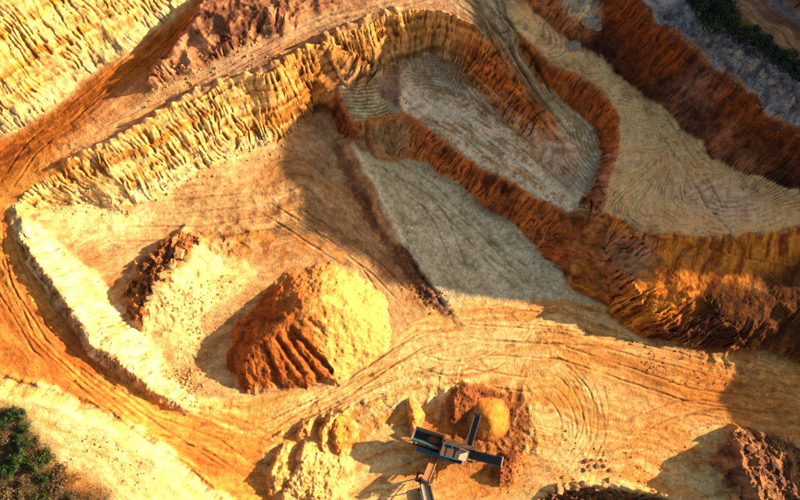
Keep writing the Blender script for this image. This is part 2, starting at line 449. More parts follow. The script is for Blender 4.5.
# ruts and slots
bump_line([(410, 262), (425, 283), (446, 308), (456, 320)], .45, -.28, 320, .95)
bump_line([(395, 246), (412, 272), (436, 300)], .35, .4, 321, .95)
bump_line([(700, 190), (708, 205), (722, 222), (735, 233)], .4, -.35, 322, .4)
bump_line([(672, 201), (700, 188), (732, 174)], .25, .25, 323, .3)
bump_line([(404, 112), (412, 106), (425, 104)], .4, -.6, 324, .4)
bump_line([(404, 88), (400, 98), (404, 110)], .5, .5, 325, .6)
bump_line([(150, 88), (170, 60), (200, 18)], .6, .5, 326, .9)
bump_line([(162, 252), (178, 238), (192, 222)], .5, .9, 327, .7)
bump_line([(200, 246), (206, 236)], .5, .7, 328, .7)
bump_line([(447, 386), (441, 405), (436, 428)], .35, .3, 329, .8)
bump_line([(431, 388), (427, 410)], .3, .25, 330, .8)
def ruts(L, seed, w=.14, h=-.105, gauge=2.1):
    P = [gp(*p)[:2] for p in L]
    j0, j1 = [int(np.clip((v - X0) / GS, 0, NX)) for v in (min(p[0] for p in P) - 3, max(p[0] for p in P) + 3)]
    i0, i1 = [int(np.clip((v - Y0) / GS, 0, NY)) for v in (min(p[1] for p in P) - 3, max(p[1] for p in P) + 3)]
    s, d = polycoord(GX[i0:i1, j0:j1], GY[i0:i1, j0:j1], P)
    Lt = sum(math.hypot(b[0] - a[0], b[1] - a[1]) for a, b in zip(P, P[1:]))
    d = d + .5 * noise(s * .06, s * .01, seed) + .12 * fbm(s * .5, d * .3, seed + 1, 2)
    e = sstep(0, 4, s) * sstep(Lt, Lt - 4, s) * sstep(-.45, -.05, fbm(s * .12, d * .02, seed + 2, 2))
    for o in (-gauge / 2, gauge / 2):
        k = np.exp(-((d - o) / w) ** 2) * e; b = np.exp(-((np.abs(d - o) - 2.2 * w) / w) ** 2) * e
        Z[i0:i1, j0:j1] += h * k - .35 * h * b
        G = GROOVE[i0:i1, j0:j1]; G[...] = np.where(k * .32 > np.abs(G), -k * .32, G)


def arc(c, r, a0, a1, n=10, sq=.85):
    return [(c[0] + r * math.cos(R(a0 + (a1 - a0) * i / n)), c[1] + r * sq * math.sin(R(a0 + (a1 - a0) * i / n))) for i in range(n + 1)]


for k_, (r_, cx_, cy_, a0_, a1_) in enumerate(((52, 514, 424, -66, 30), (63, 506, 430, -40, 62), (70, 520, 420, -70, 44), (80, 500, 436, -50, 20), (88, 512, 410, -30, 60), (104, 494, 428, -46, 38))):
    ruts(arc((cx_, cy_), r_, a0_, a1_, 10, .8 + .04 * k_), 700 + 5 * k_, .13, (-.05, -.03, -.055, -.04, -.025, -.03)[k_])
ruts([(255, 436), (330, 398), (400, 350), (470, 332), (600, 340), (720, 372)], 731); ruts([(255, 424), (320, 404), (400, 368), (480, 350), (560, 352), (690, 395), (800, 410)], 733)
ruts([(262, 446), (340, 392), (420, 340), (520, 318), (600, 322)], 735); ruts([(270, 430), (350, 398), (430, 378), (470, 375), (540, 385)], 737)
ruts(arc((720, 470), 62, 190, 300), 739); ruts(arc((700, 480), 84, 200, 290), 741); ruts(arc((452, 300), 80, 20, 120), 743)
ruts([(10, 215), (8, 262), (40, 330), (92, 380), (150, 422), (215, 446), (262, 480)], 745); ruts([(-6, 240), (4, 290), (40, 345), (100, 392), (160, 436), (230, 480)], 747)
ruts([(210, -10), (160, 38), (90, 100), (30, 150), (0, 190)], 749); ruts([(440, -6), (330, 22), (250, 62), (160, 108), (90, 140)], 751); ruts([(448, 0), (340, 26), (240, 74), (150, 116)], 753)
ruts([(470, 8), (492, 32), (516, 72), (540, 108), (575, 150)], 755, .22, -.28); ruts([(482, 4), (503, 30), (528, 70), (552, 110)], 757, .22, -.25)
ruts([(404, 92), (430, 112), (470, 136), (520, 176)], 759); ruts([(420, 80), (455, 112), (500, 140), (560, 190)], 761); ruts([(410, 100), (440, 108), (490, 150), (550, 195)], 763); ruts([(440, 70), (480, 112), (530, 150), (580, 190)], 765)
ruts([(370, 150), (430, 190), (500, 262), (530, 290)], 767, .15, -.1); ruts([(400, 165), (440, 220), (470, 290)], 769, .15, -.1); ruts([(380, 170), (450, 220), (540, 280)], 771, .15, -.1)
ruts([(100, 235), (200, 235), (300, 215), (380, 270), (410, 300)], 773); ruts([(390, 330), (350, 260), (250, 200), (160, 205)], 777)
ruts([(655, 110), (690, 160), (712, 200), (720, 232)], 779, .2, -.16); ruts([(680, 195), (735, 172)], 781, .2, .16)
# broken ground: cracked bank foot, clods, rock wedge, rim spoil
def rough(poly, amp, freq, seed, soft=5, blocky=False):
    global Z
    M = poly_mask(poly, .8, soft, seed)
    n = ridge(GX * freq, GY * freq, seed, 3)
    if blocky:
        n = np.round(n * 2.2) / 2.2 * .8 + .2 * n
    Z = Z + M * amp * n
rough([(150, 88), (215, -10), (330, -20), (330, 10), (260, 40), (200, 66)], .75, .22, 401, 8)
rough([(115, 345), (80, 310), (150, 370), (200, 400), (188, 408), (130, 372)], .5, .5, 402, 3)
rough([(60, 290), (80, 300), (160, 372), (196, 402), (186, 408), (90, 345)], .45, .45, 403, 4)
rough([(675, -10), (705, 10), (730, 40), (760, 50), (800, 85), (800, 125), (755, 75), (700, 40)], .8, .3, 404, 5)
rough([(535, 500), (575, 483), (620, 489), (680, 498), (680, 515), (540, 515)], .7, .5, 405, 4, True)
rough([(560, 20), (600, 0), (615, 20), (590, 34)], .8, .3, 406, 4)
rough([(16, 206), (44, 212), (46, 238), (26, 236)], .6, .4, 407, 4)
rough([(196, 170), (300, 175), (330, 220), (250, 240), (190, 225)], .22, .25, 408, 9)
rough([(172, 246), (200, 226), (250, 225), (262, 246), (215, 258)], .4, .35, 415, 7)
rough([(262, 396), (345, 402), (420, 396), (420, 430), (330, 430)], .3, .4, 409, 9)
rough([(440, 385), (530, 390), (545, 450), (510, 475), (440, 440)], .22, .6, 410, 7)
rough([(0, 380), (16, 372), (28, 384), (12, 392)], .7, .4, 411, 4)
rough([(333, 138), (348, 146), (408, 262), (446, 308), (434, 312), (395, 268), (350, 200)], .22, .6, 413, 3, True)
rough([(640, 40), (700, 80), (800, 150), (800, 190), (700, 140), (620, 70)], .8, .25, 414, 9)
rough([(700, 345), (820, 350), (820, 390), (720, 372)], .35, .4, 412, 8)
Z = Z.astype(np.float32)

#@@COLOUR
# ------------------------------------------------------------------ what the ground is made of
def lin(c):
    c = np.array(c, float) / 255
    return np.where(c <= .04045, c / 12.92, ((c + .055) / 1.055) ** 2.4).astype(np.float32)


n1 = fbm(GX * .10, GY * .10, 61, 4, .55)
n2 = fbm(GX * .45, GY * .45, 65, 4, .6)
n3 = fbm(GX * 1.7, GY * 1.7, 69, 3, .6)
ALB = np.empty(Z.shape + (3,), np.float32)
ALB[:] = lin((222, 170, 96))
ZID = np.zeros(Z.shape, np.int8)
ZONES = []


def paint(mask, a, b, mix):
    c = lin(a) + (lin(b) - lin(a)) * mix[..., None]
    ALB[:] = ALB + (c - ALB) * mask[..., None]


def zone(name, poly, a, b, mix=None, warp=.6, soft=1, seed=0, label=None, piece=True):
    M = poly_mask(poly, warp, soft, seed)
    if mix is None:
        mix = sstep(-.45, .45, n1 * .6 + n2 * .5 + n3 * .35)
    paint(M, a, b, mix)
    if piece:
        ZONES.append((name, label)); ZID[poly_mask(poly, 0, 0) > .5] = len(ZONES)
    return M


WX = fbm(GX * .09, GY * .09, 91, 3)


def along(P, fs, fd, seed):
    s_, d_ = polycoord(GX, GY, [gp(*p)[:2] for p in P])
    return .75 * fbm(s_ * fs, (d_ + 3.5 * WX) * fd, seed, 5, .65) + .35 * fbm(s_ * fs * 1.7 + 9, (d_ + 2 * WX) * fd * 3.5, seed + 3, 3, .6)

bed = sstep(-.55, .42, noise(strat * .8, ws * .03, 87) * .55 + noise(strat * 2.3, ws * .06, 88) * .35 + n2 * .5 - .28 * r2 + n3 * .4 + .45 * dash + .3 * n1)  # bedding tones, with notch shade and rill-crest light put into the colour
cav = np.clip((blur(Z, 5) - Z) * 2.0 + (blur(Z, 2) - Z) * 3.5, -1, 1)       # hollow and crest mask: relief shade painted into the ground colour
dn0 = fbm(ws * .8, D_ * .2, 85, 4, .6)
streak = sstep(-.5, .5, fbm(ws / .9, D_ / 7, 81, 4, .6) + .35 * n1)

# lower working floor
flo = along([(150, 420), (250, 424), (340, 385), (440, 340), (560, 330), (700, 370), (820, 400)], .03, .55, 501)
zone('quarry_floor', [(190, 412), (250, 395), (330, 385), (395, 345), (400, 300), (440, 300), (560, 285), (640, 338), (760, 352), (900, 380), (900, 540), (245, 540), (262, 470), (262, 440)],
     (240, 192, 120), (204, 130, 56), sstep(-.38, .3, flo + .35 * n1 + .2 * n3), label='sunlit sandy working floor of the quarry with wheel tracks')
M = poly_mask([(590, 350), (700, 352), (800, 365), (850, 420), (700, 425), (620, 400)], 1.5, 20, 502)
paint(M * .75, (205, 128, 50), (176, 98, 36), sstep(-.4, .4, flo + .3 * n2))
M = poly_mask([(300, 430), (400, 420), (420, 440), (420, 500), (530, 500), (530, 470), (480, 440), (420, 400), (320, 410)], 1.2, 16, 503)
paint(M * .85, (208, 128, 52), (176, 98, 38), sstep(-.4, .4, n2 + n1 * .6))
M = poly_mask([(448, 400), (470, 385), (515, 390), (532, 420), (530, 450), (512, 470), (490, 455), (450, 440)], 1.0, 5, 504)
paint(M, (160, 94, 44), (118, 64, 30), sstep(-.3, .3, n2 + n3 * .5))
M = poly_mask([(262, 405), (420, 365), (460, 400), (420, 410), (330, 405), (275, 432)], 1.2, 12, 505)
paint(M * .7, (238, 196, 126), (222, 166, 92), sstep(-.3, .4, flo))

# haul road on the left
hr = along([(-30, 200), (6, 262), (40, 320), (90, 372), (150, 416), (220, 440), (320, 470)], .035, .5, 510)
zone('haul_road', [(-120, 205), (-60, 170), (0, 138), (72, 92), (192, 1), (228, -30), (216, -8), (196, 22), (150, 88), (80, 150), (60, 166), (8, 207), (14, 236), (34, 272), (60, 310), (90, 352), (124, 380), (190, 414), (262, 440), (262, 470), (290, 520), (270, 545),
                     (245, 512), (200, 474), (140, 428), (90, 402), (50, 388), (0, 376), (-120, 358)],
     (214, 138, 58), (182, 98, 36), sstep(-.35, .35, hr + .5 * n1), label='orange dirt haul road curving down the left of the quarry')
ur = along([(225, -30), (165, 40), (80, 108), (15, 152), (-60, 205)], .05, .6, 512)
M = poly_mask([(-60, 180), (0, 142), (72, 96), (190, 8), (216, -12), (180, 40), (120, 96), (60, 140), (0, 190)], .7, 7, 511)
paint(M, (176, 100, 30), (140, 72, 18), sstep(-.3, .3, ur))
M = poly_mask([(-10, 160), (60, 120), (110, 78), (118, 82), (70, 130), (0, 180)], .6, 4, 513)
paint(M * .7 * sstep(-.1, .3, ur), (120, 52, 22), (96, 40, 18), sstep(-.3, .3, ur))
M = poly_mask([(118, 92), (150, 72), (165, 50), (146, 92), (90, 145), (40, 172), (70, 140)], .6, 8, 514)
paint(M * .6, (196, 140, 88), (214, 160, 106), sstep(-.3, .3, n2))
zone('upper_track', [(80, 150), (150, 90), (200, 68), (260, 42), (330, 11), (372, -14), (440, -60), (500, -60), (520, 10), (490, 45), (475, 27), (450, 15), (410, 11), (375, 22), (332, 36), (280, 66), (200, 92), (110, 146), (60, 166)],
     (206, 160, 112), (168, 118, 78), sstep(-.35, .35, along([(455, -6), (330, 28), (250, 68), (180, 100), (100, 140), (20, 190)], .05, .6, 515) + .3 * n1), label='beige dirt track running along the top of the long face')
M = poly_mask([(70, 150), (150, 95), (215, 70), (190, 92), (110, 142)], .6, 6, 516)
paint(M * .8, (224, 166, 98), (205, 146, 82), sstep(-.3, .3, n2))

M = poly_mask([(528, 503), (556, 489), (585, 484.5), (620, 489), (660, 496), (710, 508), (710, 540), (500, 540)], .8, 2, 605, .8)
paint(M * .9, (132, 80, 38), (84, 48, 24), sstep(-.3, .3, n2 + .4 * n3))
# pit floors
zone('pit_floor', [(16, 212), (45, 208), (80, 201), (132, 214), (200, 171), (280, 143), (318, 110), (341, 130), (352, 142), (403, 244), (446, 303), (400, 330), (330, 385), (196, 402), (112, 292), (60, 240)],
     (206, 158, 100), (172, 116, 62), sstep(-.3, .4, along([(90, 260), (200, 220), (300, 200), (345, 220), (420, 310)], .05, .4, 521) + .4 * n1), label='brown sandy floor of the lower pit')
M = poly_mask([(195, 200), (235, 175), (300, 165), (350, 200), (395, 260), (330, 262), (250, 250), (215, 240)], 1.5, 22, 522)
paint(M * .65 * (.25 + .65 * sstep(-.2, .2, along([(90, 250), (200, 215), (300, 190), (350, 215), (410, 290)], .05, .5, 599))), (150, 100, 54), (108, 68, 36), sstep(-.3, .3, n2 + n1))
M = poly_mask([(180, 240), (240, 222), (300, 235), (360, 262), (300, 275), (230, 262), (196, 262)], 1.5, 12, 528)
paint(M * sstep(-.15, .2, fbm(GX * .35, GY * .35, 529, 4, .6)), (196, 126, 58), (150, 90, 38), sstep(-.3, .3, n2))
M = poly_mask([(300, 130), (326, 110), (346, 150), (340, 180), (316, 180)], 1.2, 10, 523)
paint(M * .5, (112, 92, 64), (150, 138, 108), sstep(-.2, .4, n2))
M = poly_mask([(40, 208), (80, 201), (132, 216), (170, 205), (150, 222), (110, 250), (80, 240)], 1, 9, 524)
paint(M, (240, 206, 142), (224, 178, 108), sstep(-.3, .4, n2))
M = poly_mask([(180, 250), (230, 255), (270, 272), (200, 320), (185, 370), (170, 330), (165, 290)], 1, 9, 525)
paint(M, (240, 206, 134), (222, 176, 100), sstep(-.3, .4, n2))
M = poly_mask([(330, 140), (345, 148), (402, 262), (436, 306), (430, 308), (398, 268), (354, 200)], .7, 1, 526, 1.1)
paint(M * .8, (142, 88, 50), (104, 64, 40), sstep(-.3, .3, n2))
M = poly_mask([(390, 240), (404, 246), (448, 306), (462, 326), (440, 314), (404, 268)], .7, 1, 527, 1.2)
ZT = M.copy()
paint(M, (136, 90, 56), (92, 62, 44), sstep(-.3, .3, n3))
zone('pale_floor', [(351, 141), (375, 157), (405, 160), (428, 163), (457, 184), (490, 209), (520, 228), (545, 258), (568, 284), (600, 306), (560, 300), (446, 303), (403, 244), (388, 212), (366, 172)],
     (216, 192, 144), (176, 150, 104), sstep(-.3, .4, along([(370, 150), (440, 200), (520, 290)], .08, .3, 531) + .5 * n3 + .3 * n2), label='flat grey green clay floor below the middle wall')
M = poly_mask([(480, 190), (510, 215), (505, 225), (470, 200)], .8, 6, 532)
paint(M * .8, (84, 70, 56), (110, 96, 74), sstep(-.3, .3, n3))
M = poly_mask([(351, 141), (359, 144), (374, 170), (396, 212), (408, 244), (402, 245), (389, 215), (365, 174)], .35, 2, 533)
paint(M, (226, 206, 160), (206, 180, 130), sstep(-.3, .3, n3))

# pocket, bench, terrace
pk = along([(400, 75), (420, 105), (470, 130), (530, 175), (575, 205)], .08, .35, 541)
zone('pocket_floor', [(401, 62), (435, 49), (460, 59), (472, 80), (500, 112), (533, 146), (560, 130), (568, 104), (593, 126), (599, 150), (594, 180), (582, 206), (575, 212), (545, 200), (510, 180), (465, 155), (430, 131), (402, 112), (398, 90)],
     (240, 212, 168), (166, 134, 90), sstep(-.22, .22, pk + .35 * n3 + .25 * n2), label='pale grey clay floor of the upper pocket scored with tracks')
M = poly_mask([(404, 64), (440, 50), (468, 64), (474, 92), (440, 84), (415, 84)], .9, 8, 542)
paint(M * .85, (112, 98, 66), (150, 134, 96), sstep(-.3, .3, n3 + n2))
M = poly_mask([(560, 160), (590, 150), (594, 180), (580, 206), (556, 190)], .9, 8, 543)
paint(M * .8, (128, 112, 80), (176, 158, 120), sstep(-.3, .3, n2 + n3))
zone('raked_bench', [(338, 88), (367, 86), (401, 62), (398, 90), (402, 112), (378, 117), (357, 122), (349, 110)], (200, 182, 130), (150, 120, 82), sstep(-.4, .4, n2 + n3 * .6), label='small bench raked in parallel ridges')
M = poly_mask([(378, 84), (400, 68), (402, 100), (396, 112), (384, 100)], .5, 5, 545)
paint(M * .8, (150, 118, 92), (128, 96, 76), sstep(-.3, .3, n2))
zone('ramp', [(455, -30), (500, -30), (514, 33), (518, 52), (540, 80), (568, 104), (560, 130), (533, 146), (555, 135), (533, 103), (510, 75), (490, 45), (475, 27), (450, 15)],
     (198, 172, 122), (138, 106, 70), sstep(-.3, .3, along([(455, -10), (490, 20), (510, 60), (535, 100), (560, 130)], .05, .9, 546) + .2 * n3), label='rutted ramp dropping from the upper track into the pocket')
zone('terrace', [(514, 33), (530, 8), (562, 36), (600, 59), (645, 96), (690, 138), (735, 172), (765, 182), (800, 189), (890, 206), (890, 219), (800, 228), (770, 232), (740, 235), (700, 236), (640, 229), (602, 210), (613, 180), (617, 150), (625, 118), (605, 95), (575, 76), (545, 58)],
     (242, 192, 124), (212, 154, 92), sstep(-.35, .35, n1 * .5 + n2 * .6 + n3 * .4), label='tan terrace covered in curved digger scrape marks')
M = poly_mask([(690, 175), (750, 190), (770, 210), (720, 225), (680, 200)], 1.2, 12, 548)
paint(M * .6, (176, 150, 118), (150, 118, 104), sstep(-.3, .3, n2))
M = poly_mask([(620, 205), (660, 208), (655, 225), (620, 222)], 1, 8, 549)
paint(M * .55 * sstep(-.1, .3, n2), (150, 116, 116), (128, 96, 96), sstep(-.3, .3, n3))
M = poly_mask([(535, 40), (600, 60), (650, 100), (640, 110), (600, 85), (560, 62)], 1, 7, 550)
paint(M * .5, (190, 160, 108), (160, 128, 84), sstep(-.3, .3, n2))

# faces
zone('quarry_face', [(-150, 215), (-40, 165), (0, 136), (72, 90), (130, 48), (192, 0), (225, -30), (230, -120), (-180, -120)],
     (246, 200, 122), (202, 124, 36), bed, warp=.3, label='tall bright yellow face of cut sand at the top left')
M = poly_mask([(-90, 200), (0, 138), (72, 92), (192, 2), (180, -6), (120, 36), (60, 78), (0, 118), (-90, 172)], .5, 5, 560)
paint(M, (240, 206, 142), (226, 180, 108), sstep(-.3, .3, n3))
zone('quarry_face', [(8, 207), (34, 186), (60, 166), (110, 146), (160, 117), (200, 92), (240, 78), (280, 66), (332, 36), (375, 22), (410, 11), (450, 15), (475, 27), (490, 45), (510, 75), (533, 103), (555, 135), (575, 168), (560, 178),
                     (533, 146), (500, 112), (472, 80), (460, 59), (435, 49), (401, 62), (367, 86), (338, 88), (330, 112), (318, 110), (305, 122), (280, 143), (240, 153), (200, 171), (165, 192), (132, 214), (105, 207), (80, 201), (45, 208), (16, 214)],
     (244, 192, 112), (190, 112, 32), bed, warp=.3, label='long rilled yellow sand face curving round to the pocket')
M = poly_mask([(265, 60), (332, 36), (410, 8), (455, 14), (490, 40), (540, 105), (575, 168), (560, 178), (500, 112), (470, 80), (440, 49), (401, 62), (367, 86), (335, 88), (318, 112), (282, 130)], 1.2, 22, 561)
paint(M * .95, (204, 122, 36), (128, 62, 16), bed)
M = poly_mask([(440, 22), (480, 32), (545, 110), (575, 168), (548, 160), (500, 112), (470, 78), (450, 45)], 1, 12, 562)
paint(M * .95, (184, 92, 28), (110, 50, 14), bed)
M = poly_mask([(476, 92), (500, 100), (560, 150), (565, 178), (533, 148), (500, 114)], 1, 6, 563)
paint(M * .8, (196, 160, 122), (160, 106, 66), sstep(-.2, .3, n2))
M = poly_mask([(42, 209), (80, 202), (132, 215), (200, 172), (280, 144), (272, 134), (195, 156), (132, 192), (80, 190), (45, 200)], .6, 6, 564)
paint(M, (240, 204, 142), (220, 174, 104), sstep(-.3, .3, n2))
M = poly_mask([(338, 90), (367, 86), (401, 63), (435, 49), (460, 58), (455, 46), (432, 38), (398, 50), (360, 70), (335, 78)], .8, 8, 565)
paint(M * .8, (196, 164, 116), (164, 124, 82), sstep(-.3, .3, n2))
M = poly_mask([(538, 142), (560, 146), (582, 165), (568, 184), (545, 168)], .8, 5, 606)
paint(M * .85, (190, 156, 122), (146, 108, 80), sstep(-.2, .3, n2))
# rock wedge
zone('rock_mound', [(143, 88), (154, 66), (171, 47), (190, 21), (206, -8), (240, -90), (400, -90), (372, -14), (330, 11), (260, 42), (200, 68), (150, 90)], (176, 116, 76), (112, 66, 44), sstep(-.35, .35, n2 + .5 * n1), warp=.4, label='reddish brown rock mound in the fork of the upper tracks')
M = poly_mask([(145, 88), (180, 45), (215, 45), (200, 66)], 1, 10, 566)
paint(M * .8, (216, 152, 98), (186, 120, 72), sstep(-.3, .3, n2))
# dark pit-side wall below the knee, middle wall
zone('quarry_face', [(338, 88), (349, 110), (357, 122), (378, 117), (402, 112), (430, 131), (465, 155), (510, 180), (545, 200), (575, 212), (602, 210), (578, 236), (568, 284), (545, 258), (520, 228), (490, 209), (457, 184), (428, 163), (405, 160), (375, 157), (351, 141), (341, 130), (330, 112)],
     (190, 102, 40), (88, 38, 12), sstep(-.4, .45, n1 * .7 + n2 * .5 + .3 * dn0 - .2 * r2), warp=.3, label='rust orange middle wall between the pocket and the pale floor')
M = poly_mask([(352, 128), (378, 121), (400, 117), (408, 130), (412, 156), (375, 156), (354, 142)], .8, 8, 567)
paint(M * .9, (168, 136, 86), (146, 108, 60), sstep(-.3, .3, n2))
M = poly_mask([(349, 126), (357, 121), (402, 111), (402, 117), (378, 122), (358, 128)], .3, 2, 568)
paint(M, (190, 116, 40), (160, 88, 28), sstep(-.3, .3, n3))
M = poly_mask([(316, 112), (338, 92), (352, 118), (350, 140), (338, 132), (328, 114)], .5, 5, 569)
paint(M * .9, (110, 62, 28), (76, 44, 24), sstep(-.3, .3, n2))
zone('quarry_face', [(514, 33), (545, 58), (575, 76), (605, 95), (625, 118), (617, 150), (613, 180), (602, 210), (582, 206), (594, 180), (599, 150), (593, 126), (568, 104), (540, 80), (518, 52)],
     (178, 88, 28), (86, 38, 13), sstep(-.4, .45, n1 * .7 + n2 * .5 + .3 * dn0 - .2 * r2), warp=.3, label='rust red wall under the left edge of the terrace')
M = poly_mask([(600, 150), (617, 150), (613, 180), (602, 210), (584, 206), (594, 180)], .5, 5, 570)
paint(M * .8, (180, 122, 86), (150, 84, 44), streak)
zone('quarry_face', [(602, 210), (640, 229), (670, 235), (700, 236), (740, 235), (770, 232), (800, 228), (890, 219), (910, 400), (820, 370), (760, 352), (700, 349), (640, 338), (600, 306), (568, 284), (578, 236)],
     (224, 132, 40), (150, 70, 18), sstep(-.25, .25, fbm(ws / 1.3, D_ / 8, 83, 4, .6) + .4 * n1 + .2 * n3), warp=.3, label='high orange buttressed face under the front of the terrace')
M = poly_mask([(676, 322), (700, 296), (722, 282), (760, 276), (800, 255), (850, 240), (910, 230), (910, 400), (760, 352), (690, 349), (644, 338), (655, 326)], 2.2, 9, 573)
paint(M * .85, (66, 34, 15), (32, 18, 10), sstep(-.35, .35, n2 + n1 * .5))  # shade low on the face, painted dark into the colour
M = poly_mask([(572, 240), (600, 214), (612, 232), (650, 240), (640, 290), (610, 300), (575, 282)], 1, 9, 571)
paint(M * .75, (166, 92, 44), (120, 62, 30), sstep(-.3, .3, np.sin(strat * 5) * .4 + n2))
M = poly_mask([(604, 228), (650, 240), (660, 262), (625, 275), (606, 262)], 1, 7, 572)
paint(M * .7, (196, 146, 104), (160, 104, 62), streak)
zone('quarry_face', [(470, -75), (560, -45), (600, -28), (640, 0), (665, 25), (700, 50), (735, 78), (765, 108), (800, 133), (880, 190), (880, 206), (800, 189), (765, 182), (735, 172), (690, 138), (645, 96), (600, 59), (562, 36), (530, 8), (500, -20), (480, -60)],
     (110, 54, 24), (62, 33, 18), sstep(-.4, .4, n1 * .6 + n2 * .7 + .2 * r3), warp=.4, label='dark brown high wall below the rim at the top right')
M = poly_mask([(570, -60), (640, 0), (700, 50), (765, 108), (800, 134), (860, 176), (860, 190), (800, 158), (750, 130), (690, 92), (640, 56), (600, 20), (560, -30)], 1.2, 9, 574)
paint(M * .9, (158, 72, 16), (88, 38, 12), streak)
M = poly_mask([(500, -10), (535, -20), (590, -10), (605, 20), (590, 40), (562, 38), (530, 10)], 1, 7, 575)
paint(M * .9, (206, 120, 60), (160, 84, 36), sstep(-.3, .3, n2))
M = poly_mask([(556, -6), (592, -10), (596, 14), (584, 22), (570, 16)], .8, 4, 576)
paint(M * .9, (206, 186, 128), (190, 178, 148), sstep(-.3, .3, n2))
M = poly_mask([(582, 16), (598, 14), (604, 26), (590, 28)], .6, 3, 577)
paint(M * .9, (176, 178, 162), (140, 140, 130), sstep(-.3, .3, n3))
M = poly_mask([(660, 92), (690, 70), (710, 60), (716, 86), (700, 120), (672, 120)], 1.6, 10, 578)
paint(M * .55, (150, 106, 82), (120, 76, 56), sstep(-.3, .3, n2))
M = poly_mask([(690, 130), (720, 120), (745, 150), (770, 165), (765, 180), (735, 172)], 1.4, 8, 579)
paint(M * .6, (164, 100, 60), (110, 60, 34), sstep(-.1, .4, n2))
# rim
zone('rim_bank', [(620, -60), (640, 0), (665, 25), (700, 50), (735, 78), (765, 108), (800, 133), (870, 186), (900, 150), (820, 78), (780, 50), (735, 22), (712, -30), (700, -70)],
     (158, 146, 136), (98, 88, 84), sstep(-.35, .35, n2 + n3 * .5 + .3 * n1), warp=.6, label='bank of grey spoil along the rim of the quarry')
M = poly_mask([(738, 36), (775, 54), (806, 90), (806, 128), (780, 105), (745, 62)], 1, 6, 581)
paint(M * .7, (146, 128, 112), (100, 88, 84), sstep(-.3, .3, n2))
M = poly_mask([(695, -20), (735, 18), (785, 52), (800, 72), (770, 55), (728, 34), (704, 26), (690, 0)], .9, 6, 582)
paint(M * .95, (70, 76, 48), (48, 50, 40), sstep(-.3, .3, n2))
M = poly_mask([(738, 22), (762, 30), (776, 40), (760, 38), (742, 30)], .5, 3, 583)
paint(M * .9, (150, 130, 40), (112, 96, 40), sstep(-.3, .3, n3))
M = poly_mask([(755, 40), (790, 58), (830, 96), (800, 84), (770, 56)], .5, 4, 584)
paint(M * .8, (170, 160, 150), (136, 128, 122), sstep(-.3, .3, n3))
rd = along([(735, -20), (765, 12), (810, 50), (900, 110)], .05, .7, 585)
zone('dirt_road', [(712, -30), (735, 22), (780, 50), (820, 78), (900, 150), (940, 120), (860, 40), (800, 0), (760, -60), (700, -70)], (186, 134, 90), (126, 84, 56), sstep(-.3, .3, rd), warp=.5, label='brown dirt road beyond the rim at the top right')
M = poly_mask([(770, -8), (780, 0), (830, 48), (822, 52), (786, 18), (766, 0)], .3, 4, 586)
paint(M * .9, (112, 112, 118), (88, 88, 96), sstep(-.3, .3, n2))
M = poly_mask([(780, -10), (840, -30), (900, 60), (840, 48)], .5, 4, 587)
paint(M * .9, (70, 74, 50), (48, 50, 36), sstep(-.3, .3, n2))
# berm, lower left bank
zone('berm', [(14, 232), (16, 214), (60, 240), (112, 292), (150, 335), (175, 374), (196, 402), (190, 414), (124, 380), (90, 352), (60, 310), (34, 272)], (238, 204, 142), (214, 166, 96), sstep(-.3, .4, n2), warp=.3, label='bright sand berm between the haul road and the pit')
M = poly_mask([(20, 240), (40, 262), (62, 288), (82, 324), (100, 347), (132, 373), (190, 408), (192, 416), (120, 382), (60, 314)], .5, 4, 591)
paint(M * .9, (196, 138, 76), (150, 92, 48), sstep(-.3, .3, n2))
zone('sand_bank', [(-160, 350), (0, 376), (50, 388), (90, 402), (140, 428), (200, 474), (245, 512), (290, 580), (-160, 580)], (240, 204, 136), (216, 158, 80), sstep(-.3, .4, along([(0, 395), (100, 430), (200, 510)], .05, .5, 592) + .4 * n2), warp=.4, label='pale sand bank outside the haul road at the bottom left')
M = poly_mask([(-100, 400), (0, 404), (20, 410), (46, 440), (60, 470), (110, 492), (120, 560), (-120, 560)], 2.2, 5, 593, .5)
paint(M, (112, 88, 50), (78, 62, 38), sstep(-.3, .3, n2 + n3 * .5))
M = poly_mask([(30, 440), (60, 458), (110, 486), (90, 500), (50, 470), (20, 450)], 2, 6, 594)
paint(M * .6, (190, 116, 50), (160, 92, 40), sstep(-.3, .3, n2))

lip = np.exp(-((D_ + .1) / .38) ** 2) * np.isin(WID, (2, 3, 4, 5)) * sstep(-.35, .25, n2 + .5 * n1)
paint(lip * .5, (206, 150, 92), (176, 112, 56), sstep(-.3, .3, n3))
# flow streaks, then hollows shaded and crests lightened in the colour
FS, FD = np.zeros_like(Z), np.full_like(Z, 1e3)
for L in ([(-30, 200), (6, 262), (40, 320), (90, 372), (150, 416), (220, 440), (320, 470)], [(150, 425), (250, 424), (340, 385), (440, 340), (560, 330), (700, 370), (820, 400)], [(90, 250), (200, 215), (300, 190), (350, 215), (410, 290)],
          [(375, 160), (440, 210), (520, 280)], [(400, 75), (420, 105), (470, 130), (530, 175), (575, 205)], [(455, -6), (330, 28), (250, 68), (180, 100), (100, 140), (20, 190)], [(225, -30), (165, 40), (80, 108), (15, 152), (-60, 205)],
          [(540, 40), (620, 80), (690, 150), (780, 210)], [(0, 420), (110, 450), (200, 520)], [(560, 400), (590, 440), (540, 490)], [(640, 440), (720, 420), (800, 440)]):
    s_, d_ = polycoord(GX, GY, [gp(*p)[:2] for p in L])
    b_ = np.abs(d_) < np.abs(FD); FS = np.where(b_, s_ + 50 * len(L), FS); FD = np.where(b_, d_, FD)
FD = FD + 1.1 * WX + .7 * n2
fl1 = fbm(FS * .5, FD * 1.4, 93, 5, .7) * .9; fl2 = fbm(FS * .13, FD * .42, 97, 6, .68); dn1 = fbm(ws * 1.9, D_ * .35, 99, 4, .65); dn2 = fbm(ws * .7, D_ * .16, 103, 4, .6)
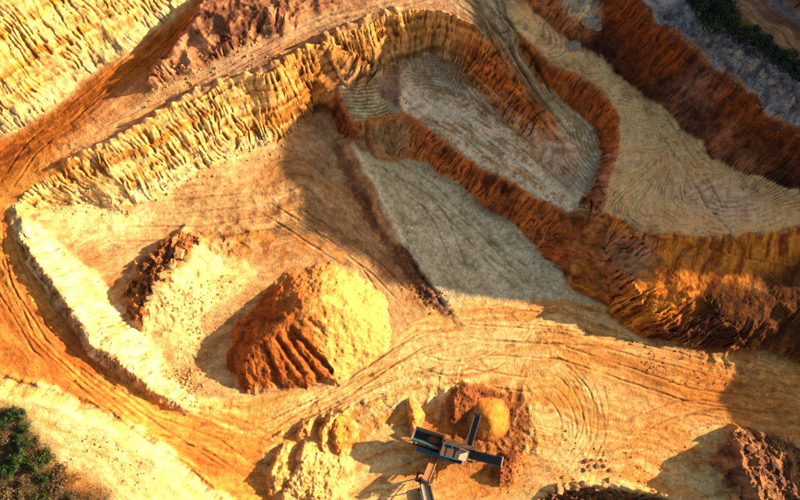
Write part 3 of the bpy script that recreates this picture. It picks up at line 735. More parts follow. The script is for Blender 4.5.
iso1 = fbm(GX * 1.1, GY * 1.1, 107, 5, .7) * .9; iso2 = fbm(GX * .3, GY * .3, 109, 6, .68)
CLAY = np.maximum(poly_mask([(351, 141), (428, 163), (490, 209), (545, 258), (600, 306), (446, 303), (388, 212)], 0, 6), poly_mask([(398, 60), (460, 48), (533, 103), (593, 120), (590, 212), (545, 202), (402, 114)], 0, 6))
CLAY = np.maximum(CLAY, poly_mask([(530, 8), (690, 138), (800, 189), (870, 222), (740, 234), (602, 210), (620, 118)], 0, 6))
fl1 = fl1 * (1 - .8 * CLAY) + iso1 * CLAY * .8; fl2 = fl2 * (1 - .7 * CLAY) + iso2 * CLAY * .7
spk = fl1 * (1 - STEEP) + dn1 * STEEP; spk2 = fl2 * (1 - STEEP) + dn2 * STEEP
ALB *= (1 - .26 * sstep(.08, .24, spk) - .24 * sstep(.08, .26, spk2) + .14 * sstep(.08, .22, -spk) + .14 * sstep(.08, .24, -spk2))[..., None]
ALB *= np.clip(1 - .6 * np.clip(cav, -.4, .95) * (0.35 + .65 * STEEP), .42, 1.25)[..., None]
ALB *= (1 + .7 * GROOVE + .20 * TRACK + .10 * n3 + .06 * grain)[..., None]  # scrape grooves darkened, ridges lightened: their shade is put into the colour
for P_, k_ in (([(351, 141), (428, 163), (490, 209), (545, 258), (600, 306), (446, 303), (388, 212)], 1.12),
               ([(401, 62), (460, 50), (533, 103), (593, 126), (582, 206), (545, 200), (402, 112)], 1.35), ([(530, 8), (690, 138), (800, 189), (870, 222), (740, 234), (602, 210), (620, 118)], 1.42)):
    ALB *= (1 + (k_ - 1) * poly_mask(P_, .5, 5))[..., None]       # shaded floors lightened in the colour to stand in for sky fill
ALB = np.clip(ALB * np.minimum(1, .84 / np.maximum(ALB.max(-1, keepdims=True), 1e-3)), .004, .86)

#@@MESH
# ------------------------------------------------------------------ ground meshes
def earth(name, scale=1.0, bump=.45, rough_=.95, grain_=.42):
    """earth: base colour of the surveyed layer, broken by two grains of noise, with fine relief"""
    m = bpy.data.materials.new(name); m.use_nodes = True
    t = m.node_tree; N = t.nodes; Lk = t.links; b = N['Principled BSDF']
    b.inputs['Roughness'].default_value = rough_; b.inputs['Specular IOR Level'].default_value = .15
    at_ = N.new('ShaderNodeAttribute'); at_.attribute_name = 'layer'
    tc = N.new('ShaderNodeTexCoord')
    outs = []
    for sc, det in ((1.1 * scale, 8), (4.5 * scale, 5)):
        n = N.new('ShaderNodeTexNoise'); n.inputs['Scale'].default_value = sc; n.inputs['Detail'].default_value = det; n.inputs['Roughness'].default_value = .65
        Lk.new(tc.outputs['Object'], n.inputs['Vector']); outs.append(n.outputs['Fac'])
    ad = N.new('ShaderNodeMath'); ad.operation = 'ADD'; Lk.new(outs[0], ad.inputs[0]); Lk.new(outs[1], ad.inputs[1])
    mr = N.new('ShaderNodeMapRange'); mr.inputs['From Min'].default_value = .7; mr.inputs['From Max'].default_value = 1.3
    mr.inputs['To Min'].default_value = 1 - grain_; mr.inputs['To Max'].default_value = 1 + grain_
    Lk.new(ad.outputs[0], mr.inputs['Value'])
    mx = N.new('ShaderNodeVectorMath'); mx.operation = 'SCALE'
    Lk.new(at_.outputs['Color'], mx.inputs[0]); Lk.new(mr.outputs[0], mx.inputs['Scale'])
    Lk.new(mx.outputs[0], b.inputs['Base Color'])
    bp = N.new('ShaderNodeBump'); bp.inputs['Strength'].default_value = bump; bp.inputs['Distance'].default_value = .25
    Lk.new(ad.outputs[0], bp.inputs['Height']); Lk.new(bp.outputs['Normal'], b.inputs['Normal'])
    return m


def solid(name, c, rough_=.6, metal=0.0, var=.25, scale=6.0, dirt=None, dirt_amt=.45, bump=.0):
    """a material with grime: base colour broken by noise, dust mixed in"""
    m = bpy.data.materials.new(name); m.use_nodes = True
    t = m.node_tree; N = t.nodes; Lk = t.links; b = N['Principled BSDF']
    b.inputs['Roughness'].default_value = rough_; b.inputs['Metallic'].default_value = metal
    tc = N.new('ShaderNodeTexCoord'); n = N.new('ShaderNodeTexNoise'); n.inputs['Scale'].default_value = scale; n.inputs['Detail'].default_value = 6; n.inputs['Roughness'].default_value = .7
    Lk.new(tc.outputs['Object'], n.inputs['Vector'])
    cr = N.new('ShaderNodeValToRGB'); c = lin(c)
    d = lin(dirt) if dirt is not None else c * (1 - var)
    cr.color_ramp.elements[0].position = .5 - .3 * dirt_amt if dirt is not None else .3
    cr.color_ramp.elements[1].position = .95 - .35 * dirt_amt if dirt is not None else .7
    cr.color_ramp.elements[0].color = (*[float(v) for v in c], 1); cr.color_ramp.elements[1].color = (*[float(v) for v in d], 1)
    Lk.new(n.outputs['Fac'], cr.inputs['Fac']); Lk.new(cr.outputs['Color'], b.inputs['Base Color'])
    if bump:
        bp = N.new('ShaderNodeBump'); bp.inputs['Strength'].default_value = bump; bp.inputs['Distance'].default_value = .1
        Lk.new(n.outputs['Fac'], bp.inputs['Height']); Lk.new(bp.outputs['Normal'], b.inputs['Normal'])
    return m


def tag(o, label=None, cat=None, group=None, kind=None):
    for k, v in (('label', label), ('category', cat), ('group', group), ('kind', kind)):
        if v:
            o[k] = v
    return o


def grid_mesh(name, co, quads, col, nrm, mat, parent=None):
    me = bpy.data.meshes.new(name)
    nv, nq = len(co), len(quads)
    me.vertices.add(nv); me.vertices.foreach_set('co', co.astype(np.float32).ravel())
    me.loops.add(nq * 4); me.loops.foreach_set('vertex_index', quads.astype(np.int32).ravel())
    me.polygons.add(nq); me.polygons.foreach_set('loop_start', np.arange(0, nq * 4, 4, dtype=np.int32))
    me.update(calc_edges=True)
    me.polygons.foreach_set('use_smooth', np.ones(nq, bool))
    if col is not None:
        ca = me.color_attributes.new('layer', 'FLOAT_COLOR', 'POINT')
        ca.data.foreach_set('color', np.concatenate([col, np.ones((nv, 1), np.float32)], 1).astype(np.float32).ravel())
    if nrm is not None:
        me.normals_split_custom_set_from_vertices(nrm)
    me.materials.append(mat)
    o = bpy.data.objects.new(name, me); COL.objects.link(o)
    if parent:
        o.parent = parent
    return o


ZN = box(Z, 1) * .35 + Z * .65
gyn, gxn = np.gradient(ZN, GS)
NRM = np.stack([-gxn, -gyn, np.ones_like(gxn)], -1); NRM /= np.linalg.norm(NRM, axis=-1, keepdims=True)
M_EARTH = earth('quarry_sand')
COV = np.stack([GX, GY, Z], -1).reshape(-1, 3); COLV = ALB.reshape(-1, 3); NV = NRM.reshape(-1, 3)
ii, jj = np.meshgrid(np.arange(NY - 1), np.arange(NX - 1), indexing='ij')
Q = np.stack([ii * NX + jj, ii * NX + jj + 1, (ii + 1) * NX + jj + 1, (ii + 1) * NX + jj], -1).reshape(-1, 4)
CID = ZID[:-1, :-1].reshape(-1)
for k in range(len(ZONES) + 1):
    q = Q[CID == k]
    if not len(q):
        continue
    u, inv = np.unique(q, return_inverse=True)
    nm, lb = ZONES[k - 1] if k else ('ground', 'bare sandy ground round the quarry')
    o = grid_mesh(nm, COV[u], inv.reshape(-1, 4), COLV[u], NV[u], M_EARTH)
    tag(o, lb, None, None, 'structure')


def zat(x, y):
    return float(samp(Z, x, y))


# ------------------------------------------------------------------ country round the quarry: unseen hillside on the right, shaped to cast shade, plain to the horizon
def seg_d(x, y, a, b):
    ax, ay = a[:2]; bx, by = b[:2]
    L2 = (bx - ax) ** 2 + (by - ay) ** 2
    t = np.clip(((x - ax) * (bx - ax) + (y - ay) * (by - ay)) / L2, 0, 1)
    return np.hypot(x - ax - t * (bx - ax), y - ay - t * (by - ay)), t


SHADE_HILL = [(97, -70, 19), (96, -40, 17), (95, -20, 16.0), (93, -11, 15.2), (92, -5, 14.2), (92, 2, 15.5), (92, 6, 18), (92, 8, 19.5), (92, 10, 21.3), (92, 12, 23.3), (92, 14.5, 26),
        (92, 17.6, 29.5), (93, 22, 33), (95, 34, 39), (97, 44, 42), (98, 70, 45), (100, 120, 47)]  # unseen ridge, crest heights shaped to throw shade over the pit


def outer_z(x, y):
    cx, cy = np.clip(x, X0, X1), np.clip(y, Y0, Y1)
    dist = np.hypot(x - cx, y - cy)
    base = samp(blur(Z, 12), cx, cy)
    far = 9 + 5 * fbm(x * .006, y * .006, 901, 4)
    k = sstep(0, 70, dist)
    z = base * (1 - k) + far * k + .5 * fbm(x * .1, y * .1, 903, 3)
    zh = np.full(x.shape, -100.0, np.float32)
    for L, sl in ((SHADE_HILL, .95),):
        for a, b in zip(L[:-1], L[1:]):
            d, t = seg_d(x, y, a, b)
            zh = np.maximum(zh, a[2] + (b[2] - a[2]) * t - sl * np.maximum(d - 2, 0) + .9 * fbm(x * .3, y * .3, 905, 4, .6))
    return np.maximum(z, zh * sstep(0, 3, dist) + (1 - sstep(0, 3, dist)) * -100)


def outer(name, xs, ys, hole, mat, c1, c2, label):
    x, y = np.meshgrid(xs.astype(np.float32), ys.astype(np.float32))
    z = outer_z(x, y)
    h = hole
    inside = (x > h[0] + .01) & (x < h[1] - .01) & (y > h[2] + .01) & (y < h[3] - .01)
    z = np.where(inside, z - .6, z)
    nx, ny = len(xs), len(ys)
    i, j = np.meshgrid(np.arange(ny - 1), np.arange(nx - 1), indexing='ij')
    q = np.stack([i * nx + j, i * nx + j + 1, (i + 1) * nx + j + 1, (i + 1) * nx + j], -1).reshape(-1, 4)
    deep = (x > h[0] + h[4]) & (x < h[1] - h[4]) & (y > h[2] + h[4]) & (y < h[3] - h[4])
    q = q[~deep[:-1, :-1].reshape(-1)]
    u, inv = np.unique(q, return_inverse=True)
    mix = sstep(-.4, .4, fbm(x * .05, y * .05, 907, 5, .6))[..., None]
    col = lin(c1) + (lin(c2) - lin(c1)) * mix
    o = grid_mesh(name, np.stack([x, y, z], -1).reshape(-1, 3)[u], inv.reshape(-1, 4), col.reshape(-1, 3)[u], None, mat)
    return tag(o, label, None, None, 'structure')


outer('hillside', np.arange(-160, 221, 1.0), np.arange(-140, 181, 1.0), (X0, X1, Y0, Y1, 3.0), M_EARTH, (168, 128, 78), (112, 94, 56), 'rough sandy hillside round the quarry with an unseen ridge shaped for its shade')
outer('terrain', np.arange(-3000, 3001, 30.0), np.arange(-3000, 3001, 30.0), (-160, 220, -140, 180, 40.0), M_EARTH, (138, 114, 70), (94, 90, 52), 'open country stretching away from the quarry')

#@@OBJECTS
# ------------------------------------------------------------------ heaps
ZG = blur(Z, 3)


def heap(name, label, cat, crest, up, dn, ca, cb, seed, mat, gul=.0, gul_w=1.1, rough_=.15, blocky=0.0, pale=None, group=None, gs=.11, rnd=.5, flank=None, warp=.9, bfreq=.55):
    """a tipped heap: crest line (px, py, height above ground), slope on each side of it"""
    P = []
    for (px, py, h) in crest:
        x, y, z = gp(px, py, ZG)
        x, y, _ = at(px, py, z + h)
        P.append((x, y, h))
    if len(P) == 1:
        P.append((P[0][0] + .05, P[0][1], P[0][2]))
    hm = max(p[2] for p in P); ext = hm / min(up, dn) + 2.5
    xs = np.arange(min(p[0] for p in P) - ext, max(p[0] for p in P) + ext, gs, dtype=np.float32)
    ys = np.arange(min(p[1] for p in P) - ext, max(p[1] for p in P) + ext, gs, dtype=np.float32)
    x, y = np.meshgrid(xs, ys)
    x2, y2 = x + warp * fbm(x * .3, y * .3, seed, 4, .6), y + warp * fbm(x * .3 + 9, y * .3, seed + 1, 4, .6)
    s, d = polycoord(x2, y2, P)
    top = np.full(x.shape, -99, np.float32)
    for a, b in zip(P[:-1], P[1:]):
        q, t = seg_d(x2, y2, a, b)
        w = .5 + .5 * np.clip(d / np.maximum(q, .05), -1, 1)
        sl = dn + (up - dn) * w
        top = np.maximum(top, a[2] + (b[2] - a[2]) * t - sl * (np.sqrt(q * q + rnd * rnd) - rnd))
    body = sstep(-.2, .8, top)
    det = rough_ * fbm(x * .7, y * .7, seed + 3, 5, .65) + rough_ * .3 * fbm(x * 2.6, y * 2.6, seed + 5, 3, .65)
    sc_, dc_ = polycoord(x, y, [P[0], P[-1]])
    sg = (sc_ + .45 * fbm(x * .35, y * .35, seed + 7, 3)) / gul_w + .035 * (sc_ - 7) * dc_ * .3
    g = 1 - sstep(.0, .30, np.abs(noise(sg, dc_ / 18, seed + 9)))
    g = 1 - g * sstep(-.5, -.1, noise(sg * .5, dc_ / 8, seed + 10)) - .25 * (1 - sstep(0, .25, np.abs(noise(sg * 2.2, dc_ / 4, seed + 12)))) * sstep(-.1, .3, noise(sg * .8, dc_ / 5, seed + 14))
    side = sstep(.5, 1.8, -d)
    det = det + gul * (g - .8) * (side + .05) * (sstep(pale[2], pale[1] - 2, s) if pale else 1)
    if blocky:
        v = ridge(x * bfreq, y * bfreq, seed + 11, 3)
        bl = blocky * (np.round(v * 2.5) / 2.5 * .7 + v * .3)
        det = det * (sstep(-2.2, -.4, d) * .8 + .2) + bl * sstep(-1.6, -.2, d) if flank is not None else det + bl
    z = samp(ZG, x, y) + top + det * body
    keep = top > -.45
    q = keep[:-1, :-1] & keep[1:, 1:] & keep[1:, :-1] & keep[:-1, 1:]
    ny, nx = x.shape
    i, j = np.meshgrid(np.arange(ny - 1), np.arange(nx - 1), indexing='ij')
    Qd = np.stack([i * nx + j, i * nx + j + 1, (i + 1) * nx + j + 1, (i + 1) * nx + j], -1)[q]
    u, inv = np.unique(Qd, return_inverse=True)
    nn = fbm(x * .5, y * .5, seed + 13, 4, .6)
    mix = sstep(-.4, .4, nn - .3 * (g - .6) * (gul > 0) * side)[..., None]
    c = lin(ca) + (lin(cb) - lin(ca)) * mix
    if pale is not None:
        (pc, s0, s1) = pale
        w = sstep(s0, s1, s + 5.0 * nn)[..., None]
        c = c + (lin(pc) * (1 + .2 * nn[..., None]) - c) * w
    if flank is not None:
        c = c + (lin(flank) * (1 + .25 * nn[..., None]) - c) * sstep(.6, 1.8, -d + .8 * nn)[..., None]
    gnd = np.stack([samp(ALB[..., k], x, y) for k in range(3)], -1)
    c = gnd + (c - gnd) * sstep(-.15, .75, top + .8 * nn)[..., None]
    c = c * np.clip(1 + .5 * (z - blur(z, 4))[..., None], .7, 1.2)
    o = grid_mesh(name, np.stack([x, y, z], -1).reshape(-1, 3)[u], inv.reshape(-1, 4), c.reshape(-1, 3)[u].astype(np.float32), None, mat)
    HEAPS.append((xs, ys, np.where(keep, z, -99)))
    return tag(o, label, cat, group)


HEAPS = []
ZTOP = Z.copy()


def top_z(x, y):
    z = zat(x, y)
    for xs, ys, hz in HEAPS:
        if xs[0] < x < xs[-2] and ys[0] < y < ys[-2]:
            z = max(z, float(hz[int((y - ys[0]) / (ys[1] - ys[0])), int((x - xs[0]) / (xs[1] - xs[0]))]))
    return z


M_PILE = earth('tipped_sand', 1.3, .3)
heap('sand_pile', 'largest sand pile, red brown and cut by gullies, standing in the pit floor', 'sand pile',
     [(258, 390, .4), (246, 374, 1.9), (249, 354, 3.3), (264, 336, 4.3), (284, 321, 4.9), (303, 307, 5.3), (322, 302, 5.2), (345, 307, 4.2), (364, 316, 2.6)], .78, .42,
     (172, 92, 32), (122, 58, 20), 601, M_PILE, gul=.8, gul_w=3.3, rough_=.24, pale=((228, 164, 82), 12.5, 23.0), warp=1.3, rnd=.15)
heap('sand_cone', 'smooth orange sand cone under the upper conveyor of the screener', 'sand pile', [(489, 418, 2.5)], .8, .8, (214, 134, 50), (186, 110, 38), 611, M_PILE, rough_=.08, rnd=.4, warp=.3)
heap('dirt_heap', 'small dark clod heap at the end of the black conveyor', 'dirt heap', [(504, 472, 1.0), (509, 464, .8)], .5, .5, (132, 66, 34), (92, 44, 24), 613, M_PILE, rough_=.45, blocky=.3)
heap('dirt_heap', 'dark damp spill ridge behind the orange sand cone', 'dirt heap', [(455, 420, 1.0), (457, 404, 1.6), (466, 394, 1.5), (480, 391, .8), (500, 393, .4)], .9, .5, (150, 86, 40), (106, 56, 26), 615, M_PILE, rough_=.35, blocky=.15)
SP = ((222, 160, 88), (186, 120, 58))
heap('spoil_heap', 'flat topped spoil heap with a black shadow, furthest from the screener beside the haul road', 'spoil heap', [(270, 486, 1.5), (272, 472, 2.2), (279, 458, 1.4), (284, 446, .7)], 1.8, .36, *SP, 621, M_PILE, warp=1.1, rough_=.6, blocky=.12, rnd=.1)
heap('spoil_heap', 'long pale spoil heap with a smooth right flank next to the flat topped one', 'spoil heap', [(284, 505, .8), (284, 488, 1.4), (297, 474, 1.9), (299, 458, 2.1), (306, 444, 1.2)], 1.8, .24, (232, 178, 104), (206, 142, 74), 625, M_PILE, warp=1.1, rough_=.6, blocky=.12, rnd=.1)
heap('spoil_heap', 'narrow curling ridge of spoil left of the small orange mound', 'spoil heap', [(336, 470, .5), (326, 456, 1.0), (322, 442, 1.4), (325, 428, 1.6), (334, 416, 1.2), (350, 409, .5)], 1.9, .9, *SP, 629, M_PILE, warp=.9, rough_=.6, blocky=.12, rnd=.1)
heap('spoil_heap', 'small steep orange mound in line with the shadow of the screener', 'spoil heap', [(340, 456, .6), (336, 440, 1.5), (335, 424, 1.3), (341, 412, .6)], 1.8, .42, (218, 142, 56), (180, 106, 40), 633, M_PILE, warp=.9, rough_=.6, blocky=.12, rnd=.1)
heap('spoil_heap', 'narrow ridged spoil heap right beside the hopper of the screener', 'spoil heap', [(413, 430, .7), (414, 416, 1.4), (411, 402, .7)], 1.8, .8, (216, 146, 70), (174, 104, 44), 637, M_PILE, warp=.6, rough_=.6, blocky=.12, rnd=.1)
heap('spoil_heap', 'tiny crumbling spoil heap above the long pale one', 'spoil heap', [(300, 438, .8), (303, 429, 1.4), (311, 422, .6)], 1.8, .6, *SP, 641, M_PILE, warp=.9, rough_=.6, blocky=.12, rnd=.1)
heap('rock_heap', 'big craggy heap of broken rock casting a black shadow at the bottom right', 'rock heap', [(778, 530, 3.0), (762, 504, 3.3), (748, 482, 3.6), (741, 464, 3.5), (738, 448, 2.3)], 1.5, .27, (156, 104, 62), (92, 58, 36), 645, M_PILE, rough_=.6, blocky=1.0, bfreq=.25, warp=1.8, rnd=.1)
heap('sandstone_knoll', 'sandstone knoll with a dark broken face and blocky crest in the left of the pit', 'rock knoll', [(141, 306, 1.4), (149, 290, 2.5), (160, 276, 2.8), (172, 263, 2.5), (186, 249, 1.2)], .56, .38, (166, 104, 50), (104, 60, 30), 649, M_PILE, rough_=.6, blocky=.9, flank=(232, 190, 118), warp=2.0, bfreq=.5, rnd=.1)

# ------------------------------------------------------------------ rocks and loose stones
M_ROCK = solid('sandstone', (206, 152, 92), .95, 0, .45, 2.5, bump=.6)
M_ROCKG = solid('grey_rock', (172, 152, 124), .95, 0, .5, 2.5, bump=.6)
M_ROCKB = solid('brown_rock', (132, 84, 52), .95, 0, .4, 2.5, bump=.6)


def rock_mesh(name, seed, mat, flat=.7):
    rg = random.Random(seed); bm = bmesh.new()
    bmesh.ops.create_cube(bm, size=1)
    bmesh.ops.subdivide_edges(bm, edges=bm.edges[:], cuts=2, use_grid_fill=True)
    for v in bm.verts:
        p = v.co.copy(); n = p.normalized() * .62
        v.co = p.lerp(n, .45) + Vector((rg.uniform(-.09, .09), rg.uniform(-.09, .09), rg.uniform(-.08, .08)))
        v.co.z *= flat; v.co.x *= 1.15
    me = bpy.data.meshes.new(name); bm.to_mesh(me); bm.free(); me.materials.append(mat)
    return me


RM = {k: [rock_mesh('rock', 10 * i + k, m) for k in range(5)] for i, m in enumerate((M_ROCK, M_ROCKG, M_ROCKB))} if False else [[rock_mesh('rock', 10 * i + k, m) for k in range(5)] for i, m in enumerate((M_ROCK, M_ROCKG, M_ROCKB))]


def put_rock(px, py, size, kind, label, group=None, rg=random, name='rock', sink=.36):
    x, y, z = gp(px, py, Z); z = top_z(x, y)
    for _ in range(3):
        x, y, _z = at(px, py, z); z = top_z(x, y)
    o = bpy.data.objects.new(name, rg.choice(RM[kind])); COL.objects.link(o)
    o.location = (x, y, z + size * (.35 - sink)); o.scale = (size * rg.uniform(.8, 1.25), size * rg.uniform(.75, 1.1), size * rg.uniform(.8, 1.1))
    o.rotation_euler = (rg.uniform(-.3, .3), rg.uniform(-.3, .3), rg.uniform(0, 6.3))
    return tag(o, label, 'rock', group)


rg = random.Random(5)
ORD = 'first second third fourth fifth sixth seventh eighth ninth tenth eleventh twelfth'.split()
put_rock(574, 46, 1.7, 1, 'pale grey boulder alone at the foot of the high wall beside the terrace', rg=rg, name='boulder')
put_rock(392, 109, 1.5, 1, 'round grey boulder on the corner of the raked bench', rg=rg, name='boulder')
put_rock(590, 22, 1.6, 1, 'angular pale grey rock on the orange bank above the lone boulder', rg=rg, name='boulder')
put_rock(598, 27, 1.0, 1, 'smaller pale grey rock right beside the angular one on the orange bank', rg=rg, name='boulder')
for i in range(4):
    put_rock(500.5 + 3.0 * i, 33.8 - 1.2 * i, .3, 2, ORD[i] + ' small dark stone from the left in the row across the rutted ramp', 'dark stones in a row on the ramp', rg)
for k_, (px, py, sz) in enumerate(((152, 304, 1.0), (156, 297, 1.3), (161, 290, 1.4), (165, 284, 1.1), (170, 277, 1.5), (175, 270, 1.2), (179, 264, 1.4), (184, 257, 1.2), (188, 252, 1.0))):
    put_rock(px - 6 + rg.uniform(-2.5, 1.5), py - 1 + rg.uniform(-1.5, 1.5), sz * rg.uniform(.6, 1.0), 0, ORD[k_] + ' sandstone block from the lower end of the row along the knoll crest', 'sandstone blocks on the knoll', rg, 'sandstone_block')
for k_ in range(9):
    t = (k_ + .5) / 9; put_rock(742 + 50 * t + rg.uniform(-5, 16), 446 + 50 * t + rg.uniform(-3, 3), rg.uniform(.5, 1.1), rg.choice((0, 2)), ORD[k_] + ' broken rock from the top of the craggy heap at the bottom right', 'rocks on the craggy heap', rg)
for k_ in range(10):
    t = (k_ + .5) / 10; put_rock(543 + 72 * t + rg.uniform(-2, 2), 497 - 18 * math.sin(t * 2.0) + rg.uniform(0, 9), rg.uniform(.5, 1.1), rg.choice((0, 0, 2)), ORD[k_] + ' clod from the left in the broken bank at the bottom edge', 'clods in the bottom bank', rg, 'clod')
for k_, (px, py) in enumerate(((584, 470), (586, 461), (589, 466), (592, 460), (597, 466), (601, 460), (604, 466), (610, 470))):
    put_rock(px, py, rg.uniform(.35, .6), 2, ORD[k_] + ' clod from the left in the small cluster above the broken bank', 'clods above the bottom bank', rg, 'clod')
for k_ in range(12):
    t = (k_ + .5) / 12; put_rock(725 + 72 * t + rg.uniform(-5, 5), 42 + 62 * t + rg.uniform(-5, 5), rg.uniform(.45, .95), 1, ORD[k_] + ' grey lump of spoil down the rim bank from the top edge', 'grey lumps on the rim bank', rg)


def stones(name, label, areas, n, lo, hi, ca, cb, seed):
    """loose small stones nobody could count, one mesh"""
    r = np.random.default_rng(seed); V, F, Cc = [], [], []
    base = np.array([(1, 0, 0), (0, 1, 0), (-1, 0, 0), (0, -1, 0), (0, 0, .8), (.1, .1, -.6)], np.float32)
    fc = np.array([(0, 1, 4), (1, 2, 4), (2, 3, 4), (3, 0, 4), (1, 0, 5), (2, 1, 5), (3, 2, 5), (0, 3, 5)])
    W = [[gp(*p)[:2] for p in a] for a in areas]
    for k in range(n):
        L = W[int(r.integers(len(W)))]
        i = int(r.integers(len(L) - 1)); t = r.random()
        x = L[i][0] + (L[i + 1][0] - L[i][0]) * t + r.normal() * 1.2; y = L[i][1] + (L[i + 1][1] - L[i][1]) * t + r.normal() * 1.2
        if not (X0 + 1 < x < X1 - 1 and Y0 + 1 < y < Y1 - 1):
            continue
        sz = lo + (hi - lo) * r.random() ** 3
        a = r.random() * 6.28; ca_, sa_ = math.cos(a), math.sin(a)
        b = base * (1 + r.uniform(-.35, .35, (6, 3))) * sz
        b = np.stack([b[:, 0] * ca_ - b[:, 1] * sa_, b[:, 0] * sa_ + b[:, 1] * ca_, b[:, 2]], 1)
        V.append(b + (x, y, top_z(x, y) + sz * .2)); F.append(fc + 6 * (len(V) - 1))
        gi, gj = int((y - Y0) / GS), int((x - X0) / GS)
        Cc.append(np.repeat((.45 * (lin(ca) + (lin(cb) - lin(ca)) * r.random()) + .55 * ALB[gi, gj] * r.uniform(.6, 1.25))[None], 6, 0))
    V = np.concatenate(V); F = np.concatenate(F); Cc = np.concatenate(Cc)
    me = bpy.data.meshes.new(name); me.from_pydata(V.tolist(), [], F.tolist())
    c = me.color_attributes.new('layer', 'FLOAT_COLOR', 'POINT'); c.data.foreach_set('color', np.concatenate([Cc, np.ones((len(Cc), 1))], 1).astype(np.float32).ravel())
    me.materials.append(M_EARTH)
    o = bpy.data.objects.new(name, me); COL.objects.link(o)
    return tag(o, label, None, None, 'stuff')


PXL = lambda L: [p[:2] for p in L]
stones('rubble', 'loose sandstone rubble along the feet of the sunlit faces', [[(45, 208), (80, 201), (132, 214)], [(165, 192), (200, 171), (240, 153), (280, 143)], [(60, 285), (80, 322), (130, 371), (186, 406)], [(175, 374), (196, 400)], [(120, 290), (190, 300), (230, 280)],
        [(185, 300), (200, 330), (190, 380)], [(60, 166), (200, 92), (332, 36)], [(150, 88), (200, 66), (260, 42)]], 1700, .05, .26, (226, 174, 104), (176, 116, 60), 71)
stones('rubble', 'loose brown rubble along the feet of the shaded walls', [[(530, 8), (562, 36), (600, 59), (645, 96), (690, 138), (735, 172), (800, 189)], [(428, 163), (490, 209), (545, 258), (600, 304), (640, 338), (700, 349), (800, 362)], [(395, 250), (440, 306)], [(472, 80), (533, 146)], [(400, 112), (465, 155), (575, 212)]],
       1500, .05, .26, (170, 110, 60), (96, 56, 30), 73)
stones('gravel', 'scattered clods on the working floor and round the screener', [[(560, 440), (640, 470), (740, 440)], [(420, 395), (480, 390), (525, 410), (525, 450), (500, 475)], [(260, 490), (280, 440), (340, 405), (400, 400)], [(540, 495), (580, 480), (640, 490), (700, 500)], [(720, 440), (790, 470)], [(640, 360), (780, 400)],
        [(510, 455), (512, 470), (500, 480)], [(0, 376), (90, 402), (200, 474)], [(80, 430), (150, 480)]], 1500, .04, .2, (196, 132, 68), (140, 86, 42), 75)
stones('rubble', 'grey rubble over the rim bank', [[(660, 10), (700, 44), (760, 90), (800, 120)], [(690, 5), (740, 50), (800, 100)], [(720, 30), (790, 78)]], 1500, .06, .4, (140, 128, 118), (74, 66, 62), 77)

# ------------------------------------------------------------------ plants
def leaf_mat(name, a, b):
    m = bpy.data.materials.new(name); m.use_nodes = True
    t = m.node_tree; N = t.nodes; b_ = N['Principled BSDF']; b_.inputs['Roughness'].default_value = .7; b_.inputs['Specular IOR Level'].default_value = .2
    g = N.new('ShaderNodeNewGeometry'); cr = N.new('ShaderNodeValToRGB')
    cr.color_ramp.elements[0].color = (*[float(v) for v in lin(a)], 1); cr.color_ramp.elements[1].color = (*[float(v) for v in lin(b)], 1)
    t.links.new(g.outputs['Random Per Island'], cr.inputs['Fac']); t.links.new(cr.outputs['Color'], b_.inputs['Base Color'])
    return m


LM = {'green': leaf_mat('green_leaves', (22, 42, 16), (62, 82, 30)), 'dark': leaf_mat('dark_leaves', (22, 34, 20), (58, 68, 40)), 'olive': leaf_mat('olive_leaves', (40, 46, 18), (98, 98, 44)), 'dry': leaf_mat('dry_twigs', (62, 48, 30), (122, 96, 56)), 'grass': leaf_mat('grass_blades', (120, 112, 44), (172, 150, 60))}
M_BARK = solid('bark', (78, 58, 42), .95, 0, .4, 8, bump=.5)


def leaves(clumps, n, size, seed):
    r = np.random.default_rng(seed); V, F = [], []
    for k in range(n):
        c = clumps[int(r.integers(len(clumps)))]
        dv = r.normal(size=3); dv /= np.linalg.norm(dv)
        p = np.array(c[:3]) + dv * c[3] * (.55 + .5 * r.random()) * (1, 1, .8)
        if p[2] < .05:
            p[2] = .05 + r.random() * .15
        nrm = dv * .6 + r.normal(size=3) * .5 + (0, 0, .4); nrm /= np.linalg.norm(nrm)
        t = np.cross(nrm, r.normal(size=3)); t /= np.linalg.norm(t); b = np.cross(nrm, t)
        l = size * r.uniform(.6, 1.3); w = l * .45
        V += [p - t * l * .5, p + b * w * .5, p + t * l * .5, p - b * w * .5]; F.append([4 * k, 4 * k + 1, 4 * k + 2, 4 * k + 3])
    return V, F


def tubes(bm, a, b, r0, r1, n=6):
    a, b = Vector(a), Vector(b); q = (b - a).to_track_quat('Z', 'Y')
    ra = [bm.verts.new(a + q @ Vector((math.cos(6.2832 * k / n) * r0, math.sin(6.2832 * k / n) * r0, 0))) for k in range(n)]
    rb = [bm.verts.new(b + q @ Vector((math.cos(6.2832 * k / n) * r1, math.sin(6.2832 * k / n) * r1, 0))) for k in range(n)]
    for k in range(n):
        bm.faces.new((ra[k], ra[(k + 1) % n], rb[(k + 1) % n], rb[k]))
    bm.faces.new(ra[::-1]); bm.faces.new(rb)


